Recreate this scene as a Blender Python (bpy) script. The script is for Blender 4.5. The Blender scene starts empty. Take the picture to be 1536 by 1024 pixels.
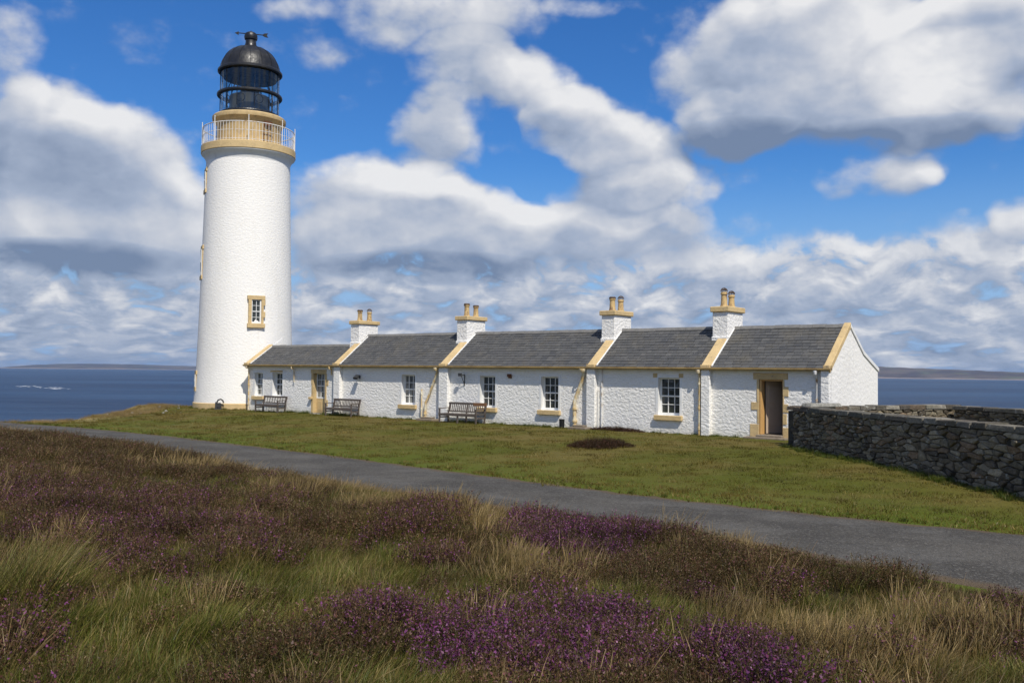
import bpy, bmesh, math, random
import numpy as np
from mathutils import Vector, Matrix
PI = math.pi
R = math.radians
random.seed(7)
rng = np.random.default_rng(11)
scene = bpy.context.scene
COL = scene.collection

# ------------------------------------------------------------------ node helper
class T:
    """thin wrapper that writes node trees"""
    def __init__(self, tree):
        self.t = tree
    def n(self, kind, **kw):
        nd = self.t.nodes.new(kind)
        for k, v in kw.items():
            setattr(nd, k, v)
        return nd
    def link(self, a, b):
        self.t.links.new(a, b)
    def put(self, sock, v):
        if isinstance(v, bpy.types.NodeSocket):
            self.link(v, sock)
        elif v is not None:
            if hasattr(sock.default_value, '__len__') and not hasattr(v, '__len__'):
                v = (v,) * len(sock.default_value)
            if hasattr(v, '__len__') and len(sock.default_value) == 4 and len(v) == 3:
                v = tuple(v) + (1.0,)
            sock.default_value = v
    def m(self, op, a, b=None, c=None, clamp=False):
        nd = self.n('ShaderNodeMath', operation=op, use_clamp=clamp)
        for i, v in enumerate((a, b, c)):
            if v is not None:
                self.put(nd.inputs[i], v)
        return nd.outputs[0]
    def v(self, op, a, b=None, scale=None):
        nd = self.n('ShaderNodeVectorMath', operation=op)
        self.put(nd.inputs[0], a)
        if b is not None:
            self.put(nd.inputs[1], b)
        if scale is not None:
            self.put(nd.inputs['Scale'], scale)
        return nd.outputs['Value'] if op in ('DOT_PRODUCT', 'LENGTH') else nd.outputs['Vector']
    def noise(self, vec, scale, detail=4, rough=.55, out='Fac', dist=0.0):
        nd = self.n('ShaderNodeTexNoise')
        self.put(nd.inputs['Vector'], vec)
        nd.inputs['Scale'].default_value = scale
        nd.inputs['Detail'].default_value = detail
        nd.inputs['Roughness'].default_value = rough
        nd.inputs['Distortion'].default_value = dist
        return nd.outputs[out]
    def voro(self, vec, scale, feature='F1', out='Distance', rnd=1.0):
        nd = self.n('ShaderNodeTexVoronoi', feature=feature)
        self.put(nd.inputs['Vector'], vec)
        nd.inputs['Scale'].default_value = scale
        nd.inputs['Randomness'].default_value = rnd
        return nd.outputs[out]
    def step(self, x, a, b, lo=0.0, hi=1.0, smooth=True):
        nd = self.n('ShaderNodeMapRange', interpolation_type='SMOOTHSTEP' if smooth else 'LINEAR')
        self.put(nd.inputs[0], x)
        for i, q in enumerate((a, b, lo, hi)):
            self.put(nd.inputs[i + 1], q)
        return nd.outputs[0]
    def mix(self, f, a, b, blend='MIX'):
        nd = self.n('ShaderNodeMix', data_type='RGBA', blend_type=blend)
        self.put(nd.inputs[0], f)
        self.put(nd.inputs[6], a)
        self.put(nd.inputs[7], b)
        return nd.outputs[2]
    def pos(self):
        return self.n('ShaderNodeNewGeometry').outputs['Position']
    def objc(self):
        return self.n('ShaderNodeTexCoord').outputs['Object']
    def attr(self, name, out='Color'):
        return self.n('ShaderNodeAttribute', attribute_name=name).outputs[out]
    def rnd(self):
        return self.n('ShaderNodeObjectInfo').outputs['Random']
    def bump(self, h, dist, strength=1.0, normal=None):
        nd = self.n('ShaderNodeBump')
        nd.inputs['Strength'].default_value = strength
        nd.inputs['Distance'].default_value = dist
        self.put(nd.inputs['Height'], h)
        if normal is not None:
            self.link(normal, nd.inputs['Normal'])
        return nd.outputs[0]

def material(name, build, rough=.6, spec=.3, metal=0.0):
    mt = bpy.data.materials.new(name)
    mt.use_nodes = True
    mt.node_tree.nodes.clear()
    t = T(mt.node_tree)
    out = t.n('ShaderNodeOutputMaterial')
    p = t.n('ShaderNodeBsdfPrincipled')
    p.inputs['Roughness'].default_value = rough
    p.inputs['Specular IOR Level'].default_value = spec
    p.inputs['Metallic'].default_value = metal
    t.link(p.outputs[0], out.inputs[0])
    r = build(t, p)
    if r is not None:
        t.link(r, out.inputs[0])
    return mt

def setc(t, p, col, normal=None, rough=None):
    t.put(p.inputs['Base Color'], col)
    if normal is not None:
        t.link(normal, p.inputs['Normal'])
    if rough is not None:
        t.put(p.inputs['Roughness'], rough)

# ------------------------------------------------------------------ materials
def harl(bump_d, sc=1.0, stain=.0, smear=.35):
    def b(t, p):
        v = t.objc()
        rt = t.n('ShaderNodeMapping'); t.link(v, rt.inputs[0]); rt.inputs['Rotation'].default_value = (0, R(-42), 0); rt.inputs['Scale'].default_value = (1.0 - .45 * smear, 1, 1.0 + .5 * smear)
        v2 = rt.outputs[0]
        wob = t.noise(v2, 6.0 * sc, 4, .62)
        lump = t.voro(t.v('ADD', v2, t.v('SCALE', t.noise(v, 6 * sc, 2, .5, 'Color'), None, .14)), 8.0 * sc, 'SMOOTH_F1')
        fine = t.noise(v2, 26.0 * sc, 4, .7)
        h = t.m('ADD', t.m('MULTIPLY', lump, -.8), t.m('ADD', t.m('MULTIPLY', wob, .9), t.m('MULTIPLY', fine, .55)))
        dirt = t.step(t.noise(t.v('MULTIPLY', v, (1, 1, .35)), .9, 5, .65), .45, .8)
        c = t.mix(t.m('MULTIPLY', dirt, .35 + stain), (.86, .84, .795), (.73, .70, .63))
        z = t.n('ShaderNodeSeparateXYZ'); t.link(v, z.inputs[0])
        low = t.m('MULTIPLY', t.step(t.m('ADD', z.outputs[2], t.m('MULTIPLY', t.noise(v, 2.5, 4), .7)), .75, .25), .55)
        c = t.mix(low, c, (.52, .50, .40))
        streak = t.step(t.noise(t.v('MULTIPLY', v, (3.2, 3.2, .12)), 1.6, 4, .6), .60, .76)
        c = t.mix(t.m('MULTIPLY', streak, .16 + stain), c, (.50, .46, .38))
        setc(t, p, c, t.bump(h, bump_d), .75)
    return b
M = {}
M['harling'] = material('white_harling', harl(.030, 1.35), spec=.2)
M['gable_harling'] = material('gable_harling', harl(.016, 1.0), spec=.2)
M['tower_harling'] = material('tower_harling', harl(.013, 1.25, .0, .5), spec=.2)
def smooth_white(t, p):
    v = t.objc()
    c = t.mix(t.step(t.noise(v, 3, 5, .6), .45, .8), (.80, .80, .78), (.70, .69, .65))
    setc(t, p, c, t.bump(t.noise(v, 25, 3), .006), .6)
M['white'] = material('white_paint', smooth_white)
def ochre(t, p):
    v = t.objc()
    f = t.step(t.noise(v, 2.2, 6, .68), .38, .68)
    c = t.mix(f, (.62, .455, .225), (.49, .355, .175))
    c = t.mix(t.step(t.noise(v, 7, 6, .75), .56, .72), c, (.27, .215, .145))
    c = t.mix(t.m('MULTIPLY', t.rnd(), .25), c, (.66, .50, .27))
    setc(t, p, c, t.bump(t.noise(v, 14, 4), .012), .7)
M['ochre'] = material('ochre_paint', ochre)
def ochre_rust(t, p):
    v = t.objc()
    c = t.mix(t.step(t.noise(v, 3.2, 6, .7), .42, .6), (.62, .44, .20), (.72, .66, .50))
    c = t.mix(t.step(t.noise(t.v('MULTIPLY', v, (1.5, 1.5, .5)), 4.5, 6, .75), .56, .66), c, (.22, .12, .06))
    setc(t, p, c, t.bump(t.noise(v, 20, 4), .01), .6)
M['pipe'] = material('peeling_ochre_iron', ochre_rust)
M['gutter'] = material('gutter_paint', lambda t, p: setc(t, p, t.mix(t.step(t.noise(t.objc(), 2.5, 5, .7), .4, .7), (.42, .29, .12), (.25, .17, .08)), None, .5))
def slate(t, p):
    v = t.objc()
    r = t.attr('tint', 'Fac')
    c = t.mix(r, (.064, .065, .066), (.112, .110, .104))
    c = t.mix(t.m('MULTIPLY', t.step(t.noise(v, 1.1, 5, .6), .45, .75), .5), c, (.13, .115, .085))
    c = t.mix(t.m('MULTIPLY', t.step(t.noise(v, 9, 6, .7), .60, .72), .55), c, (.30, .29, .26))
    setc(t, p, c, t.bump(t.noise(v, 30, 4), .01), t.step(t.noise(v, 6, 3), .3, .7, .5, .75))
M['slate'] = material('roof_slate', slate, spec=.35)
M['ridge'] = material('ridge_stone', lambda t, p: setc(t, p, t.mix(t.noise(t.objc(), 6, 5), (.10, .10, .10), (.24, .23, .21)), t.bump(t.noise(t.objc(), 30, 3), .01), .75))
M['pot'] = material('chimney_pot_clay', lambda t, p: setc(t, p, t.mix(t.step(t.noise(t.v('MULTIPLY', t.objc(), (1, 1, .5)), 6, 5, .7), .45, .7), (.52, .37, .17), (.17, .10, .06)), t.bump(t.noise(t.objc(), 30), .01), .7))
M['soot'] = material('sooty_metal', lambda t, p: setc(t, p, t.mix(t.noise(t.objc(), 12, 4), (.05, .03, .02), (.13, .085, .05)), None, .6))
def black(t, p):
    v = t.objc()
    c = t.mix(t.step(t.noise(v, 2.5, 6, .7), .5, .75), (.010, .010, .011), (.032, .032, .033))
    setc(t, p, c, t.bump(t.noise(v, 9, 4), .008), t.step(t.noise(v, 5, 4), .3, .7, .34, .55))
M['black'] = material('black_gloss_paint', black, spec=.5)
M['matt_black'] = material('matt_black', lambda t, p: setc(t, p, t.mix(t.noise(t.objc(), 6), (.012, .012, .013), (.03, .03, .03)), None, .7))
M['lens'] = material('lamp_cylinder', lambda t, p: setc(t, p, (.085, .09, .095), None, .35), spec=.5)
def pane(t, p):
    v = t.objc()
    setc(t, p, t.mix(t.noise(v, 2.2, 3), (.012, .015, .013), (.060, .066, .060)), t.bump(t.noise(v, 2.5, 2), .015), .06)
M['pane'] = material('window_pane', pane, spec=.6)
def curtain_pane(t, p):
    v = t.objc()
    setc(t, p, t.mix(t.step(t.noise(t.v('MULTIPLY', v, (9, 1, .8)), 1.2, 3), .42, .58), (.06, .065, .06), (.30, .30, .28)), t.bump(t.noise(v, 2.5, 2), .015), .08)
M['curtain'] = material('curtained_pane', curtain_pane, spec=.5)
def glass(t, p):
    tr = t.n('ShaderNodeBsdfTransparent'); tr.inputs[0].default_value = (.90, .93, .92, 1)
    gl = t.n('ShaderNodeBsdfGlossy'); gl.inputs['Roughness'].default_value = .06
    gl.inputs[0].default_value = (.9, .95, 1, 1)
    fr = t.n('ShaderNodeLayerWeight'); fr.inputs[0].default_value = .25
    mx = t.n('ShaderNodeMixShader')
    t.link(t.m('MULTIPLY_ADD', fr.outputs['Fresnel'], .45, .04), mx.inputs[0])
    t.link(tr.outputs[0], mx.inputs[1]); t.link(gl.outputs[0], mx.inputs[2])
    return mx.outputs[0]
M['glass'] = material('lantern_glass', glass)
M['rail'] = material('white_iron_rail', lambda t, p: setc(t, p, t.mix(t.step(t.noise(t.objc(), 3, 5, .7), .52, .66), (.74, .73, .70), (.42, .28, .15)), None, .5))
def wood(t, p):
    v = t.objc()
    g = t.noise(t.v('MULTIPLY', v, (2, 14, 14)), 3, 4, .6)
    c = t.mix(g, (.045, .034, .027), (.14, .112, .09))
    c = t.mix(t.m('MULTIPLY', t.rnd(), .5), c, (.12, .10, .09))
    setc(t, p, c, t.bump(g, .004), .75)
M['bench_wood'] = material('weathered_bench_wood', wood)
M['fresh_wood'] = material('newer_brown_board', lambda t, p: setc(t, p, t.mix(t.noise(t.v('MULTIPLY', t.objc(), (2, 14, 14)), 3, 4), (.16, .075, .035), (.26, .14, .07)), None, .6))
M['grey_door'] = material('grey_door_paint', lambda t, p: setc(t, p, t.mix(t.noise(t.objc(), 3, 4), (.40, .31, .23), (.50, .40, .30)), None, .5))
M['interior'] = material('porch_interior', lambda t, p: setc(t, p, t.mix(t.noise(t.objc(), 3, 4), (.10, .085, .065), (.16, .135, .105)), None, .8))
M['orange_jamb'] = material('varnished_jamb', lambda t, p: setc(t, p, t.mix(t.noise(t.v('MULTIPLY', t.objc(), (8, 8, 1)), 3, 4), (.56, .30, .10), (.66, .42, .17)), None, .45))
def stone(t, p):
    v = t.objc()
    a = t.attr('tint')
    nz = t.noise(v, 9, 6, .7)
    c = t.mix(t.step(nz, .35, .7), t.mix(1.0, a, (.62, .62, .62), 'MULTIPLY'), a)
    c = t.mix(t.m('MULTIPLY', t.step(t.noise(v, 5, 6, .75), .58, .68), .75), c, (.42, .42, .37))
    c = t.mix(t.m('MULTIPLY', t.step(t.noise(v, 1.4, 4, .6), .55, .75), .4), c, (.06, .065, .03))
    h = t.m('ADD', t.m('MULTIPLY', t.noise(v, 16, 6, .7), 1.0), t.m('MULTIPLY', t.voro(v, 22, 'F1'), .5))
    setc(t, p, c, t.bump(h, .03), .85)
M['stone'] = material('rubble_stone', stone, spec=.2)
M['mortar'] = material('wall_core', lambda t, p: setc(t, p, t.mix(t.noise(t.objc(), 9, 5), (.035, .032, .026), (.09, .085, .07)), t.bump(t.noise(t.objc(), 14, 6, .7), .06), .9), spec=.1)
M['rust'] = material('rusted_iron', lambda t, p: setc(t, p, t.mix(t.noise(t.objc(), 14, 5), (.20, .075, .03), (.09, .045, .025)), None, .8))
M['dark_metal'] = material('dark_grey_metal', lambda t, p: setc(t, p, t.mix(t.noise(t.objc(), 8, 4), (.025, .027, .03), (.06, .06, .06)), None, .5))
M['paving'] = material('weathered_paving', lambda t, p: setc(t, p, t.mix(t.noise(t.objc(), 6, 6, .7), (.12, .09, .06), (.30, .25, .19)), t.bump(t.noise(t.objc(), 14, 5), .02), .85))
M['pale_rock'] = material('pale_rock', lambda t, p: setc(t, p, t.mix(t.noise(t.objc(), 8, 5), (.20, .19, .165), (.38, .36, .31)), t.bump(t.noise(t.objc(), 14, 5), .03), .85))

def lawn_colour(t, v):
    """shared by the turf sheet and its blades: olive to brown grass"""
    big = t.noise(t.v('MULTIPLY', v, (1.0, 1.3, 1.0)), .22, 4, .6)
    mid = t.noise(t.v('ADD', v, (31, 7, 0)), .9, 4, .65)
    green = t.attr('near_road', 'Fac')
    c = t.mix(t.step(big, .36, .64), (.094, .096, .014), (.150, .116, .034))
    c = t.mix(t.m('MULTIPLY', t.step(mid, .48, .72), .65), c, (.068, .074, .011))
    c = t.mix(t.m('MULTIPLY', t.step(t.noise(v, 3.3, 4, .6), .58, .75), .5), c, (.18, .145, .06))
    return c
def ground_mat(t, p):
    v = t.pos()
    heath = t.attr('heath', 'Fac'); verge = t.attr('verge', 'Fac'); dry = t.attr('dry', 'Fac')
    lawn = lawn_colour(t, v)
    lawn = t.mix(t.m('MULTIPLY', verge, .85), lawn, (.085, .118, .012))
    lawn = t.mix(t.m('MULTIPLY', dry, .8), lawn, (.30, .23, .10))
    soil = t.mix(t.step(t.noise(v, 1.6, 5, .65), .4, .65), (.050, .040, .020), (.066, .066, .020))
    c = t.mix(heath, lawn, soil)
    h = t.m('ADD', t.noise(v, 5, 5, .65), t.m('MULTIPLY', t.noise(v, 24, 3, .6), .5))
    setc(t, p, c, t.bump(h, .10), .9)
M['ground'] = material('turf_and_peat', ground_mat, spec=.1)
def road_mat(t, p):
    v = t.pos()
    sp = t.voro(v, 36, 'F1', 'Color')
    sx = t.n('ShaderNodeSeparateColor'); t.link(sp, sx.inputs[0])
    c = t.mix(t.step(t.noise(v, .55, 5, .6), .38, .66), (.060, .055, .047), (.098, .090, .077))
    c = t.mix(t.m('MULTIPLY', t.step(sx.outputs[0], .66, 1.0), .50), c, (.20, .19, .17))
    c = t.mix(t.m('MULTIPLY', t.step(sx.outputs[1], .6, 1.0), .5), c, (.030, .030, .030))
    edge = t.attr('edge', 'Fac')
    wear = t.attr('wear', 'Fac')
    c = t.mix(t.m('MULTIPLY', wear, t.m('MULTIPLY', t.step(t.noise(v, 1.3, 5, .7), .42, .62), .45)), c, (.14, .135, .125))
    c = t.mix(t.step(t.m('ADD', edge, t.m('MULTIPLY', t.noise(v, 2.5, 5, .7), .9)), .80, 1.10), c, (.105, .078, .048))
    setc(t, p, c, t.bump(t.m('ADD', t.voro(v, 42), t.m('MULTIPLY', t.noise(v, 3, 3), .8)), .018), .85)
M['road'] = material('worn_tarmac', road_mat, spec=.2)
def sea_mat(t, p):
    v = t.pos()
    a = t.noise(t.v('MULTIPLY', v, (.35, 1, 1)), .09, 5, .62)
    b = t.noise(t.v('MULTIPLY', v, (.5, 1, 1)), .012, 4, .6)
    patch = t.noise(t.v('MULTIPLY', v, (.22, 1, 1)), .0035, 5, .65)
    c = t.mix(t.step(patch, .36, .66), (.0028, .018, .052), (.016, .050, .108))
    foam = t.step(t.noise(t.v('MULTIPLY', v, (.3, 1, 1)), .035, 7, .75), .735, .80)
    c = t.mix(t.m('MULTIPLY', foam, .5), c, (.4, .45, .5))
    h = t.m('ADD', t.m('MULTIPLY', a, 1.0), t.m('MULTIPLY', b, 3.0))
    setc(t, p, c, t.bump(h, 3.0), .45)
M['sea'] = material('deep_blue_sea', sea_mat, spec=.28)
M['foam'] = material('sea_foam', lambda t, p: setc(t, p, (.50, .53, .56), None, .8))
def hill_mat(t, p):
    v = t.pos()
    z = t.n('ShaderNodeSeparateXYZ'); t.link(v, z.inputs[0])
    c = t.mix(t.step(t.noise(t.v('MULTIPLY', v, (1, 1, 4)), .0022, 5, .6), .4, .62), (.060, .043, .034), (.125, .092, .062))
    c = t.mix(t.step(t.noise(v, .006, 3), .56, .66), c, (.10, .098, .05))
    low = t.step(t.m('ADD', z.outputs[2], t.m('MULTIPLY', t.noise(v, .008, 3), 16)), -12, -20)
    c = t.mix(low, c, (.26, .20, .16))
    setc(t, p, c, None, .95)
M['hill'] = material('far_moorland', hill_mat, spec=.05)

def veg(name, mul=1.0, trans=.3, lawn=False, jitter=.45, rough=.8):
    def b(t, p):
        a = t.attr('tint')
        r = t.rnd()
        if lawn:
            a = t.mix(.8, a, lawn_colour(t, t.pos()))
        f = t.m('MULTIPLY', t.m('MULTIPLY_ADD', r, jitter, 1 - jitter / 2), mul)
        vari = t.step(t.noise(t.pos(), .8, 3), .3, .7, .78, 1.22)
        col = t.v('MULTIPLY', t.v('SCALE', a, None, t.m('MULTIPLY', f, vari)), (1.0, .915, .67))
        d = t.n('ShaderNodeBsdfDiffuse'); t.link(col, d.inputs[0])
        tl = t.n('ShaderNodeBsdfTranslucent'); t.link(col, tl.inputs[0])
        g = t.n('ShaderNodeBsdfGlossy'); g.inputs['Roughness'].default_value = .5
        m1 = t.n('ShaderNodeMixShader'); m1.inputs[0].default_value = trans
        t.link(d.outputs[0], m1.inputs[1]); t.link(tl.outputs[0], m1.inputs[2])
        m2 = t.n('ShaderNodeMixShader'); m2.inputs[0].default_value = .02
        t.link(m1.outputs[0], m2.inputs[1]); t.link(g.outputs[0], m2.inputs[2])
        return m2.outputs[0]
    return material(name, b)
M['heather'] = veg('heather_leaf', 1.0, .15)
M['grass'] = veg('moor_grass', 1.0, .35)
M['turf'] = veg('lawn_blade', 1.0, .25, lawn=True)

# ------------------------------------------------------------------ mesh helpers
class MB:
    """collects vertices and faces of ONE mesh object"""
    def __init__(self):
        self.v = []; self.f = []; self.c = []; self.use_c = False; self.sm = False
    def add(self, vs, fs, col=None):
        o = len(self.v)
        self.v += [tuple(map(float, q)) for q in vs]
        self.f += [tuple(i + o for i in f) for f in fs]
        if col is not None:
            self.use_c = True
        self.c += [col if col is not None else (.5, .5, .5)] * len(vs)
        return self
    def box(self, x0, x1, y0, y1, z0, z1, col=None):
        vs = [(x, y, z) for z in (z0, z1) for y in (y0, y1) for x in (x0, x1)]
        return self.add(vs, [(0, 2, 3, 1), (4, 5, 7, 6), (0, 1, 5, 4), (2, 6, 7, 3), (0, 4, 6, 2), (1, 3, 7, 5)], col)
    def bar(self, a, b, w, h, up=(0, 0, 1), col=None):
        a, b, up = Vector(a), Vector(b), Vector(up)
        d = (b - a).normalized(); s = d.cross(up).normalized(); u = s.cross(d)
        vs = [p + s * (i * w / 2) + u * (j * h / 2) for p in (a, b) for i, j in ((-1, -1), (1, -1), (1, 1), (-1, 1))]
        return self.add(vs, [(3, 2, 1, 0), (4, 5, 6, 7), (0, 1, 5, 4), (1, 2, 6, 5), (2, 3, 7, 6), (3, 0, 4, 7)], col)
    def tube(self, pts, r, n=8, col=None, caps=True):
        pts = [Vector(q) for q in pts]
        rr = r if hasattr(r, '__len__') else [r] * len(pts)
        vs = []; fs = []
        prev = None
        for i, q in enumerate(pts):
            d = (pts[min(i + 1, len(pts) - 1)] - pts[max(i - 1, 0)]).normalized()
            ref = prev if prev is not None and abs(prev.dot(d)) < .95 else (Vector((0, 0, 1)) if abs(d.z) < .9 else Vector((1, 0, 0)))
            s = d.cross(ref).normalized(); u = s.cross(d).normalized(); prev = u
            vs += [q + (s * math.cos(2 * PI * k / n) + u * math.sin(2 * PI * k / n)) * rr[i] for k in range(n)]
        for i in range(len(pts) - 1):
            for k in range(n):
                a, b = i * n + k, i * n + (k + 1) % n
                fs.append((a, b, b + n, a + n))
        if caps:
            fs.append(tuple(range(n - 1, -1, -1))); fs.append(tuple(range((len(pts) - 1) * n, len(pts) * n)))
        return self.add(vs, fs, col)
    def lathe(self, prof, n=48, centre=(0, 0), col=None, closed=False):
        vs = [(centre[0] + r * math.cos(2 * PI * k / n), centre[1] + r * math.sin(2 * PI * k / n), z) for r, z in prof for k in range(n)]
        m = len(prof)
        fs = [(i * n + k, i * n + (k + 1) % n, ((i + 1) % m) * n + (k + 1) % n, ((i + 1) % m) * n + k) for i in range(m if closed else m - 1) for k in range(n)]
        return self.add(vs, fs, col)
    def build(self, name, mt, parent=None, loc=None, smooth=False, bevel=0.0, bseg=1):
        me = bpy.data.meshes.new(name)
        me.from_pydata(self.v, [], self.f)
        me.validate()
        if self.use_c:
            at = me.color_attributes.new('tint', 'FLOAT_COLOR', 'POINT')
            at.data.foreach_set('color', [x for c in self.c for x in (c[0], c[1], c[2], 1.0)])
        me.materials.append(mt)
        bm = bmesh.new(); bm.from_mesh(me)
        if bevel:
            es = [e for e in bm.edges if len(e.link_faces) == 2 and e.calc_face_angle(0) > .6]
            bmesh.ops.bevel(bm, geom=es, offset=bevel, segments=bseg, affect='EDGES', profile=.6, clamp_overlap=True)
        bmesh.ops.recalc_face_normals(bm, faces=bm.faces)
        bm.to_mesh(me); bm.free()
        if smooth:
            me.polygons.foreach_set('use_smooth', [True] * len(me.polygons))
        ob = bpy.data.objects.new(name, me)
        COL.objects.link(ob)
        if parent is not None:
            ob.parent = parent
        if loc is not None:
            ob.location = loc
        return ob

def smooth_by_angle(ob, ang=35):
    me = ob.data
    bm = bmesh.new(); bm.from_mesh(me)
    for f in bm.faces:
        f.smooth = True
    for e in bm.edges:
        if len(e.link_faces) == 2 and e.calc_face_angle(0) > R(ang):
            e.smooth = False
    bm.to_mesh(me); bm.free()
    return ob

def tag(o, label=None, cat=None, group=None, kind=None):
    if label: o['label'] = label
    if cat: o['category'] = cat
    if group: o['group'] = group
    if kind: o['kind'] = kind
    return o
def thing(name, label, cat, loc=(0, 0, 0), rz=0.0, group=None, parent=None):
    o = bpy.data.objects.new(name, None)
    COL.objects.link(o)
    o.location = loc; o.rotation_euler = (0, 0, rz)
    o.empty_display_size = .3
    if parent is not None: o.parent = parent
    if label: tag(o, label, cat, group)
    return o
def copy_tree(o, parent=None):
    c = o.copy(); COL.objects.link(c)
    c.parent = parent
    for ch in list(o.children):
        copy_tree(ch, c)
    return c

# ------------------------------------------------------------------ camera
cam = bpy.data.cameras.new('camera')
cam.sensor_width = 36.0
cam.lens = 33.18
cam.clip_start = .1; cam.clip_end = 60000
co = bpy.data.objects.new('camera', cam); COL.objects.link(co)
EYE = Vector((0, 0, 2.327))
PIT, ROL = R(1.7486), R(.5693)
fw = Vector((0, math.cos(PIT), math.sin(PIT))); up0 = Vector((0, -math.sin(PIT), math.cos(PIT))); r0 = Vector((1, 0, 0))
rv = r0 * math.cos(ROL) + up0 * math.sin(ROL)
uv = up0 * math.cos(ROL) - r0 * math.sin(ROL)
mw = Matrix((rv, uv, -fw)).transposed().to_4x4()
mw.translation = EYE
co.matrix_world = mw
scene.camera = co

# ------------------------------------------------------------------ sun and sky
SUN_EL = R(52.0)
sh = Vector((.366, -.931)).normalized()
sun_dir = Vector((sh.x * math.cos(SUN_EL), sh.y * math.cos(SUN_EL), math.sin(SUN_EL)))
sl = bpy.data.lights.new('sun', 'SUN')
sl.energy = 4.0; sl.angle = R(.55); sl.color = (1.0, .94, .84)
so = bpy.data.objects.new('sun', sl); COL.objects.link(so)
so.rotation_euler = (-sun_dir).to_track_quat('-Z', 'Y').to_euler()
so.location = (20, -40, 60)

# cloud banks over the headland: (azimuth, elevation, half width, half height, weight) in degrees
COV = [(13.93, 17.24, 5.38, 4.74, 1.0), (19.91, 17.5, 6.48, 4.58, 1.1), (25.46, 16.21, 5.32, 4.11, 1.1), (16.21, 19.94, 5.27, 2.46, 0.8), (13.17, 14.69, 4.25, 2.25, 0.8), (20.62, 14.22, 6.42, 2.17, 0.7), (26.79, 18.4, 3.91, 2.99, 0.9), (25.78, 13.58, 5.29, 1.75, 0.6), (-2.94, 17.74, 4.07, 2.32, 0.85), (0.75, 16.66, 4.08, 2.46, 0.85), (4.22, 14.76, 4.05, 2.75, 0.9), (7.06, 12.6, 3.8, 3.09, 0.9), (9.66, 10.22, 3.55, 2.54, 0.7), (5.67, 9.88, 4.02, 2.56, 0.8), (-4.84, 14.08, 3.44, 2.62, 0.85), (-0.25, 14.17, 1.06, 1.74, -0.5), (1.4, 11.77, 1.47, 1.42, -0.5), (-3.8, 21.02, 7.7, 2.7, 0.75), (-13.38, 20.8, 3.48, 1.23, 0.45), (5.18, 21.6, 3.65, 0.89, 0.4), (-11.78, 18.61, 2.35, 1.45, 0.3), (-26.18, 12.88, 4.92, 3.14, 1), (-26.75, 8.94, 5.19, 4.26, 1.1), (-21.66, 8.24, 5.25, 3.52, 1.0), (-23.79, 11.0, 5.79, 3.96, 0.8), (-18.76, 6.52, 4.37, 1.9, 0.6), (-19.95, 11.7, 2.88, 3.32, 0.35), (-8.48, 9.68, 5.95, 3.53, 1), (-2.83, 8.64, 6.06, 3.19, 1.1), (2.46, 7.89, 5.66, 2.39, 1), (-10.02, 7.27, 4.71, 2.36, 0.9), (-5.28, 10.57, 3.63, 1.96, 0.6), (8.49, 7.48, 4.76, 1.98, 0.7), (21.85, 10.85, 3.09, 1.91, 0.85), (24.1, 11.24, 1.53, 1.08, 0.5), (28.18, 7.75, 1.27, 1.76, 0.8), (26.09, 8.59, 0.98, 0.65, 0.4), (-28.68, 15.97, 2.2, 4.0, 0.5), (-25.27, 16.3, 2.0, 1.03, 0.25), (-10.92, 14.21, 2.35, 2.27, -0.35), (-18.97, 16.89, 2.92, 2.5, -0.3), (24.76, 8.85, 3.69, 1.44, -0.3), (15.09, 9.68, 4.17, 1.15, -0.4), (6.82, 18.29, 2.02, 3.32, -0.4)]
SHD = [(24.12, 16.36, 4.08, 2.43, 0.45), (20.27, 18.51, 4.67, 2.09, 0.3), (-6.9, 11.38, 4.4, 1.32, 0.35), (1.22, 9.88, 3.25, 1.19, 0.15), (-26.72, 7.87, 3.56, 1.43, 0.25), (-20.94, 7.91, 2.83, 1.5, 0.2), (-25.54, 13.66, 2.98, 1.4, 0.1), (-0.48, 16.84, 4.88, 1.89, 0.12), (7.67, 12.2, 2.4, 1.55, 0.1), (13.56, 13.36, 4.99, 1.58, -0.75), (22.38, 13.17, 7.64, 1.15, -0.45), (14.32, 16.85, 4.21, 2.56, -0.15), (-24.7, 5.91, 6.36, 1.17, -0.6), (-4.82, 6.12, 7.62, 1.12, -0.5), (-25.8, 10.63, 5.6, 2.84, -0.28), (-23.05, 8.14, 4.82, 1.47, -0.1), (27.12, 19.18, 1.95, 0.98, -0.25), (-5.32, 13.49, 3.22, 1.54, -0.1), (4.46, 10.28, 3.23, 1.58, -0.12)]

world = bpy.data.worlds.new('World')
scene.world = world
world.use_nodes = True
wt = world.node_tree
wt.nodes.clear()
w = T(wt)

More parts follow.
